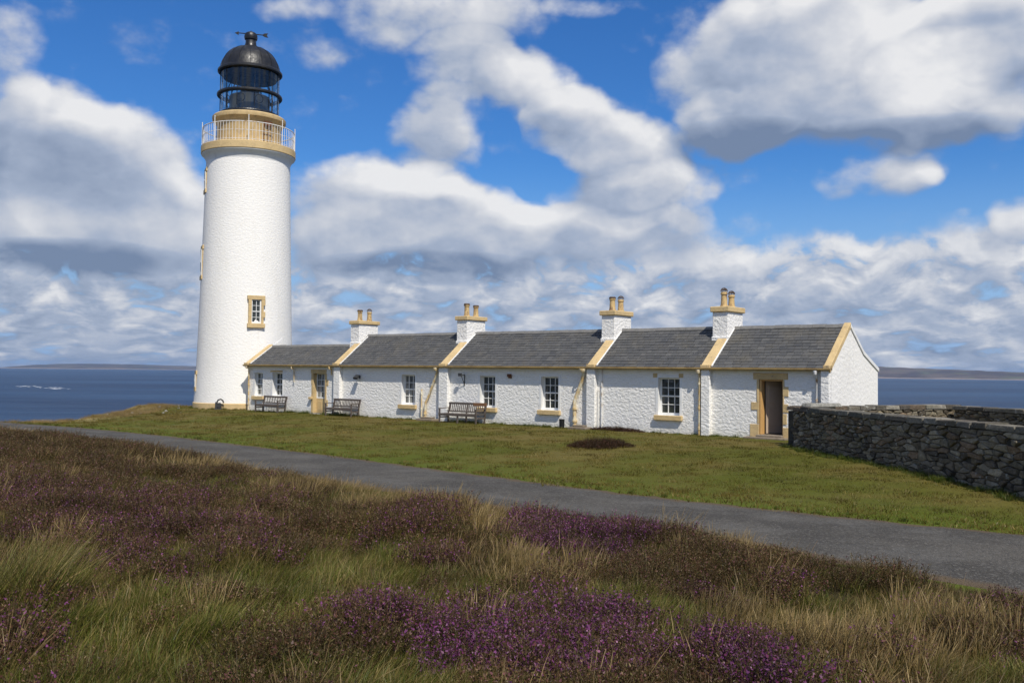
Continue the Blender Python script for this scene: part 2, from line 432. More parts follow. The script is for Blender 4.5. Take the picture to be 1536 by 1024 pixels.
def density_group(fine):
    g = bpy.data.node_groups.new('cloud_density', 'ShaderNodeTree')
    g.interface.new_socket('Vector', in_out='INPUT', socket_type='NodeSocketVector')
    g.interface.new_socket('Value', in_out='OUTPUT', socket_type='NodeSocketFloat')
    t = T(g)
    gi = t.n('NodeGroupInput'); go = t.n('NodeGroupOutput')
    v = gi.outputs[0]
    wn = t.v('SUBTRACT', t.noise(v, .13, 3, .55, 'Color'), (.5, .5, .5))
    vw = t.v('ADD', v, t.v('MULTIPLY', wn, (6.5, 4.5, 0)))
    tot = None
    for (a, e, ra, re, wgt) in COV:
        q = t.v('MULTIPLY', t.v('SUBTRACT', vw, (a, e, 0)), (1 / ra, 1 / re, 0))
        f = t.m('MAXIMUM', t.m('SUBTRACT', 1.0, t.v('DOT_PRODUCT', q, q)), 0.0)
        tot = t.m('MULTIPLY_ADD', f, wgt, tot if tot is not None else 0.0)
    tot = t.m('MINIMUM', tot, 1.15)
    s = t.n('ShaderNodeSeparateXYZ'); t.link(v, s.inputs[0])
    # cloud everywhere out of the picture too, so the light is that of a half-clouded sky
    off = t.step(s.outputs[1], 22.0, 32.0)
    side = t.step(t.m('ABSOLUTE', s.outputs[0]), 30.0, 42.0)
    outn = t.step(t.noise(t.v('MULTIPLY', v, (1, 1.6, 1)), .05, 3, .5), .45, .62)
    tot = t.m('ADD', tot, t.m('MULTIPLY', t.m('MAXIMUM', off, side), outn))
    # low stratocumulus deck, streaky towards the horizon
    cv = t.n('ShaderNodeCombineXYZ')
    t.link(t.m('MULTIPLY', s.outputs[0], .66), cv.inputs[0]); t.link(t.m('MULTIPLY', t.m('LOGARITHM', t.m('ADD', t.m('MAXIMUM', s.outputs[1], 0.0), 2.2), math.e), 9.0), cv.inputs[1])
    dk = t.noise(cv.outputs[0], .55, 5, .55, 'Fac', .4)
    deck = t.m('MULTIPLY', t.step(s.outputs[1], 9.2, 6.0), t.step(dk, .26, .58, .12, 1.0))
    tot = t.m('MAXIMUM', tot, deck)
    fb = t.m('SUBTRACT', t.noise(t.v('MULTIPLY', v, (1, 1.35, 1)), .26, 6, .54), .5)
    fb2 = t.m('SUBTRACT', t.noise(t.v('MULTIPLY', v, (1, 1.5, 1)), .95, 6, .6), .5)
    tot = t.m('MULTIPLY_ADD', fb, 1.05, tot)
    if fine:   # billows and frayed edges
        vb = t.v('ADD', t.v('MULTIPLY', v, (1, 1.4, 1)), t.v('SCALE', t.noise(v, .6, 3, .55, 'Color'), None, 1.6))
        bil = t.m('SUBTRACT', .45, t.voro(vb, .42, 'SMOOTH_F1'))
        bil2 = t.m('SUBTRACT', .45, t.voro(vb, 1.1, 'SMOOTH_F1'))
        tot = t.m('ADD', tot, t.m('MULTIPLY_ADD', bil, .34, t.m('MULTIPLY', bil2, .16)))
        tot = t.m('MULTIPLY_ADD', fb2, .26, tot)
    t.link(tot, go.inputs[0])
    return g

DG = density_group(True); DS = density_group(False)
tc = w.n('ShaderNodeTexCoord')
dirv = w.v('NORMALIZE', tc.outputs['Generated'])
sx = w.n('ShaderNodeSeparateXYZ'); w.link(dirv, sx.inputs[0])
az = w.m('MULTIPLY', w.m('ARCTAN2', sx.outputs[0], sx.outputs[1]), 180 / PI)
el = w.m('MULTIPLY', w.m('ARCSINE', sx.outputs[2]), 180 / PI)
ae = w.n('ShaderNodeCombineXYZ'); w.link(az, ae.inputs[0]); w.link(el, ae.inputs[1])
ae = ae.outputs[0]
def dens(v, g):
    n = w.n('ShaderNodeGroup'); n.node_tree = g
    w.link(v, n.inputs[0])
    return n.outputs[0]
d0 = dens(ae, DG)
d1 = dens(w.v('ADD', ae, (.5, 1.1, 0)), DS)
d2 = w.m('ADD', w.m('MULTIPLY', d0, .45), w.m('MULTIPLY', dens(ae, DS), .55))
cover = w.step(d0, .06, .70)
thick = w.step(d0, .6, 1.5)
lit = w.m('SUBTRACT', d2, d1)
shade = w.m('MULTIPLY_ADD', lit, .52, .57)
for (a, e, ra, re, wgt) in SHD:
    q = w.v('MULTIPLY', w.v('SUBTRACT', ae, (a, e, 0)), (1 / ra, 1 / re, 0))
    f = w.m('MAXIMUM', w.m('SUBTRACT', 1.0, w.v('DOT_PRODUCT', q, q)), 0.0)
    shade = w.m('MULTIPLY_ADD', f, wgt, shade)
soft = w.m('SUBTRACT', w.noise(w.v('MULTIPLY', ae, (1, 1.9, 1)), .24, 5, .52), .5)
shade = w.m('MULTIPLY_ADD', soft, .52, shade)
low = w.step(el, 8.0, 1.0)
shade = w.m('MULTIPLY_ADD', low, -.14, shade)
shade = w.m('MINIMUM', w.m('MAXIMUM', shade, 0.0), 1.0)
CK = 1.0
ccol = w.n('ShaderNodeValToRGB')
cr = ccol.color_ramp
cr.elements[0].position = 0.0; cr.elements[0].color = (.20, .27, .41, 1)
cr.elements[1].position = 1.0; cr.elements[1].color = (.93, .93, .94, 1)
e_ = cr.elements.new(.45); e_.color = (.42, .49, .63, 1)
e_ = cr.elements.new(.72); e_.color = (.66, .69, .76, 1)
w.link(shade, ccol.inputs[0])
SKY_STRENGTH = .10
cloud = w.v('SCALE', ccol.outputs[0], None, .79 / SKY_STRENGTH)
sky = w.n('ShaderNodeTexSky', sky_type='NISHITA')
sky.sun_disc = False
sky.sun_elevation = SUN_EL
sky.sun_rotation = math.atan2(sh.x, sh.y)
sky.altitude = 30.0
sky.air_density = 1.0; sky.dust_density = .25; sky.ozone_density = 2.0
hs = w.n('ShaderNodeHueSaturation')
hs.inputs['Saturation'].default_value = 1.25
hs.inputs['Value'].default_value = 1.0
w.link(sky.outputs[0], hs.inputs['Color'])
blue = w.mix(1.0, hs.outputs[0], (.44, .71, 1.02), 'MULTIPLY')
pale = w.mix(w.step(el, 13.0, .5), blue, (.27 / SKY_STRENGTH, .42 / SKY_STRENGTH, .66 / SKY_STRENGTH))
mixc = w.mix(w.m('MULTIPLY', cover, .97), pale, cloud)
bg = w.n('ShaderNodeBackground'); bg.inputs[1].default_value = SKY_STRENGTH
w.link(mixc, bg.inputs[0])
wo = w.n('ShaderNodeOutputWorld'); w.link(bg.outputs[0], wo.inputs[0])
world.cycles.sampling_method = 'MANUAL'
world.cycles.sample_map_resolution = 1024
scene.view_settings.view_transform = 'Standard'
scene.view_settings.look = 'None'
scene.view_settings.exposure = .2
scene.view_settings.gamma = 1.0
# ------------------------------------------------------------------ lie of the land
UPPER = [(-120, 62), (-60, 55), (-36, 50), (-27.5, 46), (-23.43, 43.35), (-17.88, 39.72), (-12.8, 35.59), (-8.46, 31.41), (-5.03, 28.11), (-2.23, 25.09), (.03, 22.8), (1.96, 20.78), (3.58, 19.29), (5.82, 17.47), (7.29, 16.35), (8.45, 15.61), (12, 13.2), (18, 8.0), (30, -2), (70, -25)]
NEAR = [(-120, 57), (-60, 50.5), (-38, 45.6), (-28, 42.0), (-20.51, 37.97), (-15.2, 32.9), (-10.28, 27.75), (-6.9, 24.3), (-3.98, 21.26), (-.84, 18.12), (1.09, 16.4), (2.5, 15.1), (3.5, 14.3), (4.0, 13.5), (4.38, 12.6), (4.83, 11.85), (5.29, 11.3), (5.96, 10.95), (8, 9.7), (12, 6.6), (24, -4), (60, -28)]
CLIFF = [(-130, 78), (-60, 64), (-36, 54.5), (-28, 48.3), (-25.4, 47.2), (-22.0, 47.9), (-22.4, 53), (-22.7, 59.5), (-20.9, 62.7), (-14, 65), (0, 62), (15, 53), (28, 45), (45, 37), (110, 6)]

def sdist(X, Y, line):
    """signed distance to a polyline, positive on the left of its direction"""
    best = np.full(X.shape, 1e9); sg = np.ones(X.shape)
    for (ax, ay), (bx, by) in zip(line[:-1], line[1:]):
        dx, dy = bx - ax, by - ay
        L2 = dx * dx + dy * dy
        tt = np.clip(((X - ax) * dx + (Y - ay) * dy) / L2, 0, 1)
        d = np.hypot(X - ax - tt * dx, Y - ay - tt * dy)
        cr = dx * (Y - ay) - dy * (X - ax)
        m = d < best
        best = np.where(m, d, best); sg = np.where(m, np.sign(cr), sg)
    return best * sg
def sst(a, b, x):
    t = np.clip((x - a) / (b - a), 0, 1)
    return t * t * (3 - 2 * t)
_ph = rng.uniform(0, 6.28, (24, 2)); _dr = rng.uniform(0, 6.28, 24)
def lumps(X, Y, wl, k0=0, k=8):
    z = np.zeros_like(X)
    for i in range(k0, k0 + k):
        f = 2 * PI / wl * (.7 + .6 * ((i * 37 % 10) / 10))
        z += np.sin((X * math.cos(_dr[i]) + Y * math.sin(_dr[i])) * f + _ph[i, 0])
    return z / k ** .5 / 1.4
# patches of the moor in front of the road: x, y, half width, half depth
FLOWER = [(.09, 7.72, 1.15, .95), (.75, 7.22, .45, .5), (.96, 13.19, 1.0, 1.4), (-.5, 7.75, .6, .6), (1.7, 6.6, .3, .5)]
MAUVE = [(-1.04, 7.36, .41, .6), (-1.13, 13.03, .75, 1.2), (-3.79, 11.91, .79, 2.4), (-5.64, 13.16, 1.31, 2.5), (-3.73, 7.48, .3, .8), (-2.96, 10.05, .41, .9), (-.26, 14.46, .61, .7), (-7.4, 14.5, 1.3, 2.2)]
BROWN = [(1.39, 10.22, .58, .8), (2.45, 11.2, 1.19, 1.1), (-10.5, 24.34, 3.3, 6.8), (-2.3, 13.47, .84, 1.1), (-4.64, 15.38, 1.26, 1.8), (2.16, 13.12, .56, .64), (3.9, 10.6, .81, .45), (-14.5, 27, 4, 5), (-8.5, 18.5, 1.6, 2.4)]
GREEN = [(-2.0, 10.26, .85, 1.5), (-1.88, 7.97, .9, 1.1), (-3.06, 7.93, .75, 1.1), (-5.63, 17.3, 1.3, 1.4), (-.39, 8.9, .7, .7), (1.31, 8.1, .4, .9), (-2.4, 6.3, 1.4, .9), (-.95, 9.6, .8, .9), (1.2, 9.2, .5, .8)]
STRAW = [(2.40, 8.35, .55, .75), (3.9, 8.7, .5, .8), (-3.93, 19.16, 1.0, 2.2), (-1.79, 15.59, 1.0, 1.8), (-.43, 13.3, .4, 1.1), (.19, 10.54, .55, 1.0), (3.0, 13.1, .6, .6), (-6.9, 22.6, 2.0, 1.5), (2.75, 7.3, .4, .4)]
TUSSOCK = [(-4.15, 8.0, .28, .45)]
def patch(X, Y, lst):
    o = np.zeros_like(X)
    for x, y, a, b in lst:
        q = ((X - x) / a) ** 2 + ((Y - y) / b) ** 2
        o = np.maximum(o, np.exp(-(q * .95) ** 1.8))
    return o
def ground_z(X, Y):
    X = np.asarray(X, float); Y = np.asarray(Y, float)
    du = sdist(X, Y, UPPER); dn = -sdist(X, Y, NEAR); dc = -sdist(X, Y, CLIFF)
    lawn = -.25 + .26 * sst(.2, 9, du) + .03 * lumps(X, Y, 5.0) * sst(.3, 3, du) + .012 * lumps(X, Y, 1.4, 8)
    lawn = lawn - .30 * sst(7, 0, dc)
    flat = sst(2.5, .2, np.abs((X - 10.859) * .617 + (Y - 32.083) * .787 + .2)) * (du > 3)
    lawn = lawn * (1 - flat * .9)
    heath = -.25 + .16 * sst(.15, 2.2, dn) + .30 * sst(2.5, 9, dn) + .07 * lumps(X, Y, 3.4, 4) * sst(.3, 2.5, dn) + .065 * lumps(X, Y, 1.3, 12) * sst(.2, 1.5, dn)
    heath = heath + (.10 * patch(X, Y, FLOWER) + .24 * patch(X, Y, MAUVE[1:2]) + .13 * patch(X, Y, MAUVE) + .15 * patch(X, Y, BROWN)) * sst(.2, 1.0, dn)
    z = np.where(dn > 0, heath, np.where(du > 0, lawn, -.25))
    fall = sst(0, -9, dc) * 10 + np.maximum(0, -dc - 5) * 1.3
    return np.maximum(z - fall, -31.6)

nx, ny = 560, 420
gx = np.linspace(-78, 74, nx); gy = np.linspace(-28, 98, ny)
GX, GY = np.meshgrid(gx, gy)
# finer in front of the camera
GX = np.sign(GX) * (np.abs(GX) / 78) ** 1.35 * 78
GYn = (gy + 28) / 126
GY = np.repeat((-28 + 126 * (.65 * GYn + .35 * (4 * (GYn - .5) ** 3 + .5)))[:, None], nx, 1)
GZ = ground_z(GX, GY)
du = sdist(GX, GY, UPPER); dn = -sdist(GX, GY, NEAR); dc = -sdist(GX, GY, CLIFF)
GZ = np.where((du < 0) & (dn < 0), -.262, GZ)
me = bpy.data.meshes.new('ground')
idx = np.arange(nx * ny).reshape(ny, nx)
quads = np.stack([idx[:-1, :-1], idx[:-1, 1:], idx[1:, 1:], idx[1:, :-1]], -1).reshape(-1, 4)
me.vertices.add(nx * ny); me.vertices.foreach_set('co', np.stack([GX, GY, GZ], -1).ravel())
me.loops.add(quads.size); me.loops.foreach_set('vertex_index', quads.ravel())
me.polygons.add(len(quads)); me.polygons.foreach_set('loop_start', np.arange(0, quads.size, 4))
me.polygons.foreach_set('use_smooth', np.ones(len(quads), bool))
me.update(calc_edges=True)
def fattr(me, name, val):
    a = me.attributes.new(name, 'FLOAT', 'POINT'); a.data.foreach_set('value', np.asarray(val, np.float32).ravel())
fattr(me, 'heath', sst(-.3, .1, dn)); fattr(me, 'verge', np.exp(-np.maximum(du, 0) / 2.2) * (dn < 0))
fattr(me, 'dry', sst(3.2, .6, dc) * (du > 0)); 
me.materials.append(M['ground'])
ground = bpy.data.objects.new('ground', me); COL.objects.link(ground)
tag(ground, 'mown grass bank and dark peat moor sloping to the cliff edge', 'ground', None, 'structure')

# road: one ribbon between its two worn edges
def resample(line, n):
    P = np.array(line, float); s = np.r_[0, np.cumsum(np.hypot(*np.diff(P, axis=0).T))]
    u = np.linspace(0, s[-1], n)
    Q = np.stack([np.interp(u, s, P[:, 0]), np.interp(u, s, P[:, 1])], -1)
    for _ in range(6):
        Q[1:-1] = (Q[:-2] + 2 * Q[1:-1] + Q[2:]) / 4
    return Q
NR = 520
ua, na = resample(UPPER[1:-1], NR), resample(NEAR, 1400)
mb = MB(); ev = []; wv = []
CR = 14
vs = []
for i in range(NR):
    j = np.argmin(np.hypot(*(na - ua[i]).T))
    a = ua[i].copy(); b = na[j].copy(); d = (b - a) / np.hypot(*(b - a))
    wob = .05 * math.sin(i * .9) + .04 * math.sin(i * 2.3 + 1) + random.uniform(-.03, .03)
    a = a + d * (wob - .02); b = b + d * .12
    for k in range(CR + 1):
        f = k / CR
        q = a + (b - a) * f
        vs.append((q[0], q[1], -.252 + .03 * math.sin(f * PI) - (.03 if k in (0, CR) else 0)))
        ev.append(max(0.0, 1.15 - min(f, 1 - f) * np.hypot(*(b - a)) / .75))
        wv.append(math.exp(-((f - .3) / .09) ** 2) + math.exp(-((f - .68) / .09) ** 2))
mb.add(vs, [(i * (CR + 1) + k, i * (CR + 1) + k + 1, (i + 1) * (CR + 1) + k + 1, (i + 1) * (CR + 1) + k) for i in range(NR - 1) for k in range(CR)])
road = mb.build('road', M['road'], smooth=True)
fattr(road.data, 'edge', ev); fattr(road.data, 'wear', wv)
tag(road, 'narrow worn grey tarmac road crossing in front of the cottages', 'road', None, 'structure')

# sea, foam and the far shores
mb = MB()
rs = [0, 60, 150, 400, 900, 2000, 4000, 8000, 16000]; NA = 96
vs = [(r * math.cos(2 * PI * k / NA), r * math.sin(2 * PI * k / NA), -30) for r in rs[1:] for k in range(NA)] + [(0, 0, -30)]
fs = [(i * NA + k, i * NA + (k + 1) % NA, (i + 1) * NA + (k + 1) % NA, (i + 1) * NA + k) for i in range(len(rs) - 2) for k in range(NA)] + [(len(vs) - 1, (k + 1) % NA, k) for k in range(NA)]
mb.add(vs, fs)
sea = mb.build('sea', M['sea'])
tag(sea, 'open dark blue sea below the cliff, lightly ruffled', 'sea', None, 'structure')
mb = MB()
for k in range(30):
    f = k / 29
    x = -770 + 150 * f + random.gauss(0, 7); y = 1490 - 175 * f + random.gauss(0, 14)
    if random.random() < .35 and .35 < f < .55: continue
    a, b = random.uniform(2, 7), random.uniform(2, 5)
    n = 9
    ring = [(x + a * math.cos(2 * PI * q / n) * random.uniform(.6, 1.2), y + b * math.sin(2 * PI * q / n) * random.uniform(.6, 1.2), -29.9) for q in range(n)]
    mb.add(ring + [(x, y, -29.6)], [(q, (q + 1) % n, n) for q in range(n)])
tag(mb.build('foam', M['foam'], smooth=True), 'white surf breaking in a short line far out on the sea', 'surf', None, 'stuff')
PROF = [(-75, .5), (-60, .35), (-45, .18), (-36, .02), (-30, -.16), (-28.45, -.13), (-27.6, -.03), (-26.8, .05), (-25.2, .13), (-23.5, .145), (-21.8, .13), (-20, .085), (-18.4, .06), (-14, .12), (-6, .2), (2, .18), (10, .3), (17, .46), (21.3, .44), (24, .34), (28.5, .17), (34, .0), (44, .1), (60, .3), (75, .2)]
mb = MB()
NP = 420; NRW = 9
vs = []
for i in range(NP):
    a = -75 + 150 * i / (NP - 1)
    el_ = np.interp(a, [q[0] for q in PROF], [q[1] for q in PROF])
    D = np.interp(a, [-75, -30, -16, 12, 20, 30, 75], [11500, 11500, 11200, 7800, 7600, 7200, 6500])
    top = 2.3 + math.tan(R(el_)) * D
    for k in range(NRW):
        f = k / (NRW - 1)
        r = D * (.985 + .14 * f) + 40 * math.sin(a * 1.7) * (1 - f)
        h = -30.5 + (top + 30.5) * (min(1, .22 + f * 1.3) if k else 0) * (1 if f < .75 else 1 - .5 * (f - .75))
        if f >= .55 and f < .65: h = top + 1.2 * math.sin(a * 5.1) + .8 * math.sin(a * 11.3)
        elif k: h = min(h, top - 1) + 1.6 * math.sin(a * 7 + k) 
        vs.append((r * math.sin(R(a)), r * math.cos(R(a)), h))
mb.add(vs, [(i * NRW + k, i * NRW + k + 1, (i + 1) * NRW + k + 1, (i + 1) * NRW + k) for i in range(NP - 1) for k in range(NRW - 1)])
hills = mb.build('hills', M['hill'], smooth=True)
tag(hills, 'low hazy brown moorland shore along the far side of the sea', 'hills', None, 'structure')
# ------------------------------------------------------------------ the row of cottages (local x along the front, y into the house)
BZ = -R(38.0843)
BLOC = (10.859, 32.083, 0)
cot = thing('cottage_row', 'long white harled row of low cottages with slate roofs and ochre trim', 'building', BLOC, BZ)
EAVE = 2.55; HD = 1.90; RIDGE = 4.06
SECT = [(-32.2, -24.88, 1.42, 3.56), (-24.88, -17.6, HD, RIDGE), (-17.6, -9.62, HD, RIDGE), (-9.62, -4.6, HD, RIDGE), (-4.6, -.12, HD, RIDGE)]
BUTT = [(-25.0, -24.54), (-17.86, -17.32), (-9.83, -9.42), (-4.77, -4.42), (-.30, .0)]
#        s0      s1     z0   z1
WIN = [(-31.62, -30.92, .80, 2.06), (-30.08, -29.24, .80, 2.07), (-20.40, -19.52, .67, 2.07), (-15.56, -14.70, .69, 2.07), (-12.21, -11.33, .69, 2.08), (-6.66, -5.74, .68, 2.10)]
DOORS = [(-26.74, -25.84, .04, 2.07), (-2.58, -1.70, .14, 2.09)]
holes = WIN + DOORS
DEPTH = {0: .20, 1: .30, 2: .24, 3: .24, 4: .24, 5: .24, 6: .26, 7: .30}
xs = sorted({-32.2, 0.0} | {q for h in holes for q in h[:2]} | {-32.2 + k * 1.15 for k in range(1, 28)})
zs = sorted({-.6, EAVE} | {q for h in holes for q in h[2:]})
mb = MB()
for i in range(len(xs) - 1):
    for j in range(len(zs) - 1):
        cx, cz = (xs[i] + xs[i + 1]) / 2, (zs[j] + zs[j + 1]) / 2
        if any(h[0] < cx < h[1] and h[2] < cz < h[3] for h in holes):
            continue
        mb.add([(xs[i], 0, zs[j]), (xs[i + 1], 0, zs[j]), (xs[i + 1], 0, zs[j + 1]), (xs[i], 0, zs[j + 1])], [(0, 1, 2, 3)])
# right gable with its lean-to, left gable, back walls
gp = [(0, -.6), (0, EAVE), (HD, RIDGE - .02), (3.35, 3.10), (5.07, 2.50), (5.07, -.6)]
mb.add([(-32.2, t, z) for t, z in [(0, -.6), (2.85, -.6), (2.85, EAVE), (1.42, 3.5), (0, EAVE)]], [(0, 1, 2, 3, 4)])
mb.add([(-24.9, t, z) for t, z in [(0, 2.4), (3.8, 2.4), (HD, RIDGE - .02)]], [(0, 1, 2)])
mb.add([(-32.2, 2.85, -.6), (-24.9, 2.85, -.6), (-24.9, 2.85, EAVE), (-32.2, 2.85, EAVE)], [(0, 1, 2, 3)])
mb.add([(-24.9, 3.8, -.6), (-4.6, 3.8, -.6), (-4.6, 3.8, EAVE), (-24.9, 3.8, EAVE)], [(0, 1, 2, 3)])
mb.add([(-24.9, 2.85, -.6), (-24.9, 3.8, -.6), (-24.9, 3.8, 2.6), (-24.9, 2.85, 2.6)], [(0, 1, 2, 3)])
mb.add([(-4.6, 3.8, -.6), (-4.6, 5.07, -.6), (-4.6, 5.07, 2.5), (-4.6, 3.8, 2.6)], [(0, 1, 2, 3)])
mb.add([(-4.6, 5.07, -.6), (0, 5.07, -.6), (0, 5.07, 2.5), (-4.6, 5.07, 2.5)], [(0, 1, 2, 3)])
mb.build('wall', M['harling'], cot)
mb = MB(); mb.add([(0, t, z) for t, z in gp], [(0, 1, 2, 3, 4, 5)]); mb.build('gable', M['gable_harling'], cot)
# smooth plaster band under the eaves
mb = MB(); 
ends = [-32.2] + [q for b in BUTT for q in b]
for k in range(0, len(ends) - 1, 2):
    if ends[k + 1] - ends[k] > .5: mb.box(ends[k] + .003, ends[k + 1] - .003, -.012, .02, 2.30, EAVE - .02)
mb.build('eaves_band', M['white'], cot, bevel=.003)

for k, (a, b) in enumerate(BUTT):
    mb = MB(); mb.box(a, b, -.20, .04, -.6, 2.46)
    mb.build('buttress', M['harling'], cot, bevel=.02)

def slates(a, b, ridge_t, ridge_z, mbx, rough_s=.0):
    """every slate a tilted slab, laid in courses with a half lap"""
    e0 = Vector((0, -.14, 2.505)); e1 = Vector((0, ridge_t, ridge_z))
    L = (e1 - e0).length; d = (e1 - e0).normalized(); nrm = Vector((0, -d.z, d.y))
    n = int(round(L / .188)); ch = L / n
    for j in range(n):
        s = a - random.uniform(0, .3)
        w0 = .31 - .09 * j / n
        tone = random.uniform(-.08, .08)
        while s < b:
            wd = w0 * random.uniform(.8, 1.25)
            s0, s1 = max(s + .006, a), min(s + wd - .006, b)
            s += wd
            if s1 - s0 < .03: continue
            lo = j * ch - random.uniform(0, .014) - .01; hi = min((j + 1) * ch + .03, L)
            lift = .022 + random.uniform(-.004, .008); sk = random.uniform(-.006, .006)
            P = []
            for uu, nn in ((lo, lift), (lo + sk, lift), (hi, .006), (hi, .006)):
                P.append(e0 + d * uu + nrm * nn)
            c = min(1, max(0, .42 + tone + random.gauss(0, .20)))
            xx = (s0, s1, s1, s0)
            top = [(xx[q], P[q].y, P[q].z) for q in range(4)]
            bot = [(xx[q], P[q].y - nrm.y * .02, P[q].z - nrm.z * .02) for q in range(2)]
            mbx.add(top + bot, [(0, 1, 2, 3), (4, 5, 1, 0), (4, 0, 3), (1, 5, 2)], (c, c, c))
    # underlay, back slope
    u0 = e0 - nrm * .03; u1 = e1 - nrm * .03
    mbx.add([(a, u0.y, u0.z), (b, u0.y, u0.z), (b, u1.y, u1.z), (a, u1.y, u1.z)], [(0, 1, 2, 3)], (.1, .1, .1))
    bt = ridge_t * 2 + .14
    nb = 9
    for j in range(nb):
        f0, f1 = j / nb, (j + 1) / nb
        y0, z0 = ridge_t + (bt - ridge_t) * f0, ridge_z + (2.505 - ridge_z) * f0
        y1, z1 = ridge_t + (bt - ridge_t) * f1, ridge_z + (2.505 - ridge_z) * f1
        c = random.uniform(.3, .6)
        mbx.add([(a, y0, z0 + .0), (b, y0, z0 + .0), (b, y1, z1 + .025), (a, y1, z1 + .025)], [(0, 1, 2, 3)], (c, c, c))
for (a, b, ht, rz_) in SECT:
    mb = MB(); slates(a, b, ht, rz_, mb)
    if b > -.5:   # the lean-to behind the end cottage
        mb.add([(a, 3.2, 3.2), (b + .05, 3.2, 3.2), (b + .05, 5.2, 2.47), (a, 5.2, 2.47)], [(0, 1, 2, 3)], (.4, .4, .4))
    rf = mb.build('roof', M['slate'], cot)
    mb = MB()
    s = a
    while s < b - .02:
        l = min(random.uniform(.42, .5), b - s)
        y = random.uniform(-.008, .008)
        mb.add([(q, ht + dy, rz_ + dz + y) for q in (s + .004, s + l - .004) for dy, dz in ((-.15, -.075), (-.05, .045), (.05, .045), (.15, -.075))],
               [(0, 1, 5, 4), (1, 2, 6, 5), (2, 3, 7, 6), (0, 3, 2, 1), (4, 5, 6, 7)])
        s += l
    mb.build('ridge', M['ridge'], rf)

def slope_z(t, ht, rz_):
    return 2.505 + (rz_ - 2.505) * (t + .14) / (ht + .14)
def skew(a, b, ht, rz_, t1, back=False, lead=True):
    """raised coping over a party wall, its kneeler stone at the eaves, white fillet beside it"""
    mb = MB()
    n = max(2, int((t1 + .2) / .55)); th = .10
    for k in range(n):
        t0_, t1_ = -.20 + (t1 + .2) * k / n + .004, -.20 + (t1 + .2) * (k + 1) / n - .004
        j = random.uniform(-.008, .008)
        vs = [(x, t, slope_z(t, ht, rz_) + o) for o in (-.12, th + j) for t in (t0_, t1_) for x in (a, b)]
        mb.add(vs, [(0, 2, 3, 1), (4, 5, 7, 6), (0, 1, 5, 4), (2, 6, 7, 3), (0, 4, 6, 2), (1, 3, 7, 5)])
    mb.box(a, b, -.26, -.02, 2.46, 2.60)
    cp = mb.build('coping', M['ochre'], cot, bevel=.012)
    if back:
        mb = MB(); th = .05
        pts = [(HD, RIDGE), (3.35, 3.12), (5.12, 2.50)]
        for (t0_, z0), (t1_, z1) in zip(pts[:-1], pts[1:]):
            vs = [(x, t, z + o) for o in (-.1, th) for t, z in ((t0_, z0), (t1_, z1)) for x in (a, b)]
            mb.add(vs, [(0, 2, 3, 1), (4, 5, 7, 6), (0, 1, 5, 4), (2, 6, 7, 3), (0, 4, 6, 2), (1, 3, 7, 5)])
        mb.build('coping', M['white'], cot, bevel=.01)
    if lead:
        mb = MB()
        vs = [(x, t, slope_z(t, ht, rz_) + o) for o in (.0, .052) for t in (-.1, t1 + .6) for x in (b + .002, b + .055)]
        mb.add(vs, [(0, 2, 3, 1), (4, 5, 7, 6), (0, 1, 5, 4), (2, 6, 7, 3), (0, 4, 6, 2), (1, 3, 7, 5)])
        mb.build('mortar_fillet', M['white'], cp)
skew(-32.28, -31.92, 1.42, 3.56, 1.42)
skew(-25.02, -24.64, HD, RIDGE, 1.25)
skew(-17.82, -17.40, HD, RIDGE, 1.25)
skew(-9.80, -9.42, HD, RIDGE, 1.25)
skew(-4.77, -4.40, HD, RIDGE, 1.25)
skew(-.20, .04, HD, RIDGE, HD, back=True, lead=False)

CH = [(-24.71, 4.61, 4.80, .54), (-17.42, 4.64, 4.83, .58), (-9.40, 4.64, 4.84, .56), (-4.37, 4.63, 4.84, .58)]
for k, (sr, zc, zt, ph) in enumerate(CH):
    a, b = sr - .64, sr; y0, y1 = HD - .665, HD + .665
    mb = MB(); mb.box(a, b, y0, y1, 2.9, zc); mb.box(a - .02, b + .02, y0 - .05, y1 + .02, 2.9, slope_z(y0, HD, RIDGE) + .14)
    ch = mb.build('chimney', M['harling'], cot, bevel=.02)
    mb = MB(); mb.box(a - .075, b + .075, y0 - .075, y1 + .075, zc, zt)
    mb.build('cap', M['ochre'], ch, bevel=.025)
    for q, dy in enumerate((-.33, .33)):
        h = ph * (1.0 if q == 0 else random.uniform(.86, .97)); c = ((a + b) / 2, HD + dy)
        mb = MB()
        mb.lathe([(.0, zt - .01), (.155, zt - .01), (.145, zt + .05), (.125, zt + .10), (.110, zt + h * .72), (.108, zt + h * .8), (.135, zt + h * .82), (.135, zt + h * .9), (.12, zt + h * .93), (.12, zt + h), (.10, zt + h), (.10, zt + h - .2), (0, zt + h - .2)], 20, c)
        smooth_by_angle(mb.build('chimney_pot', M['pot'], ch), 40)
        mb = MB()
        if (k, q) in ((2, 1), (3, 1), (0, 1), (3, 0)):   # wire bird cowl
            for e in range(6):
                a0 = e * PI / 6
                mb.tube([(c[0] + .13 * math.cos(a0) * math.cos(u), c[1] + .13 * math.sin(a0) * math.cos(u), zt + h + .02 + .13 * math.sin(u)) for u in np.linspace(0, PI, 9)], .011, 5)
            mb.tube([(c[0] + .11 * math.cos(u), c[1] + .11 * math.sin(u), zt + h + .08) for u in np.linspace(0, 2 * PI, 13)], .011, 5)
        else:
            mb.lathe([(.0, zt + h + .035), (.12, zt + h + .03), (.15, zt + h - .02), (.142, zt + h - .04), (.0, zt + h - .03)], 16, c)
        mb.build('cowl', M['soot'], ch)

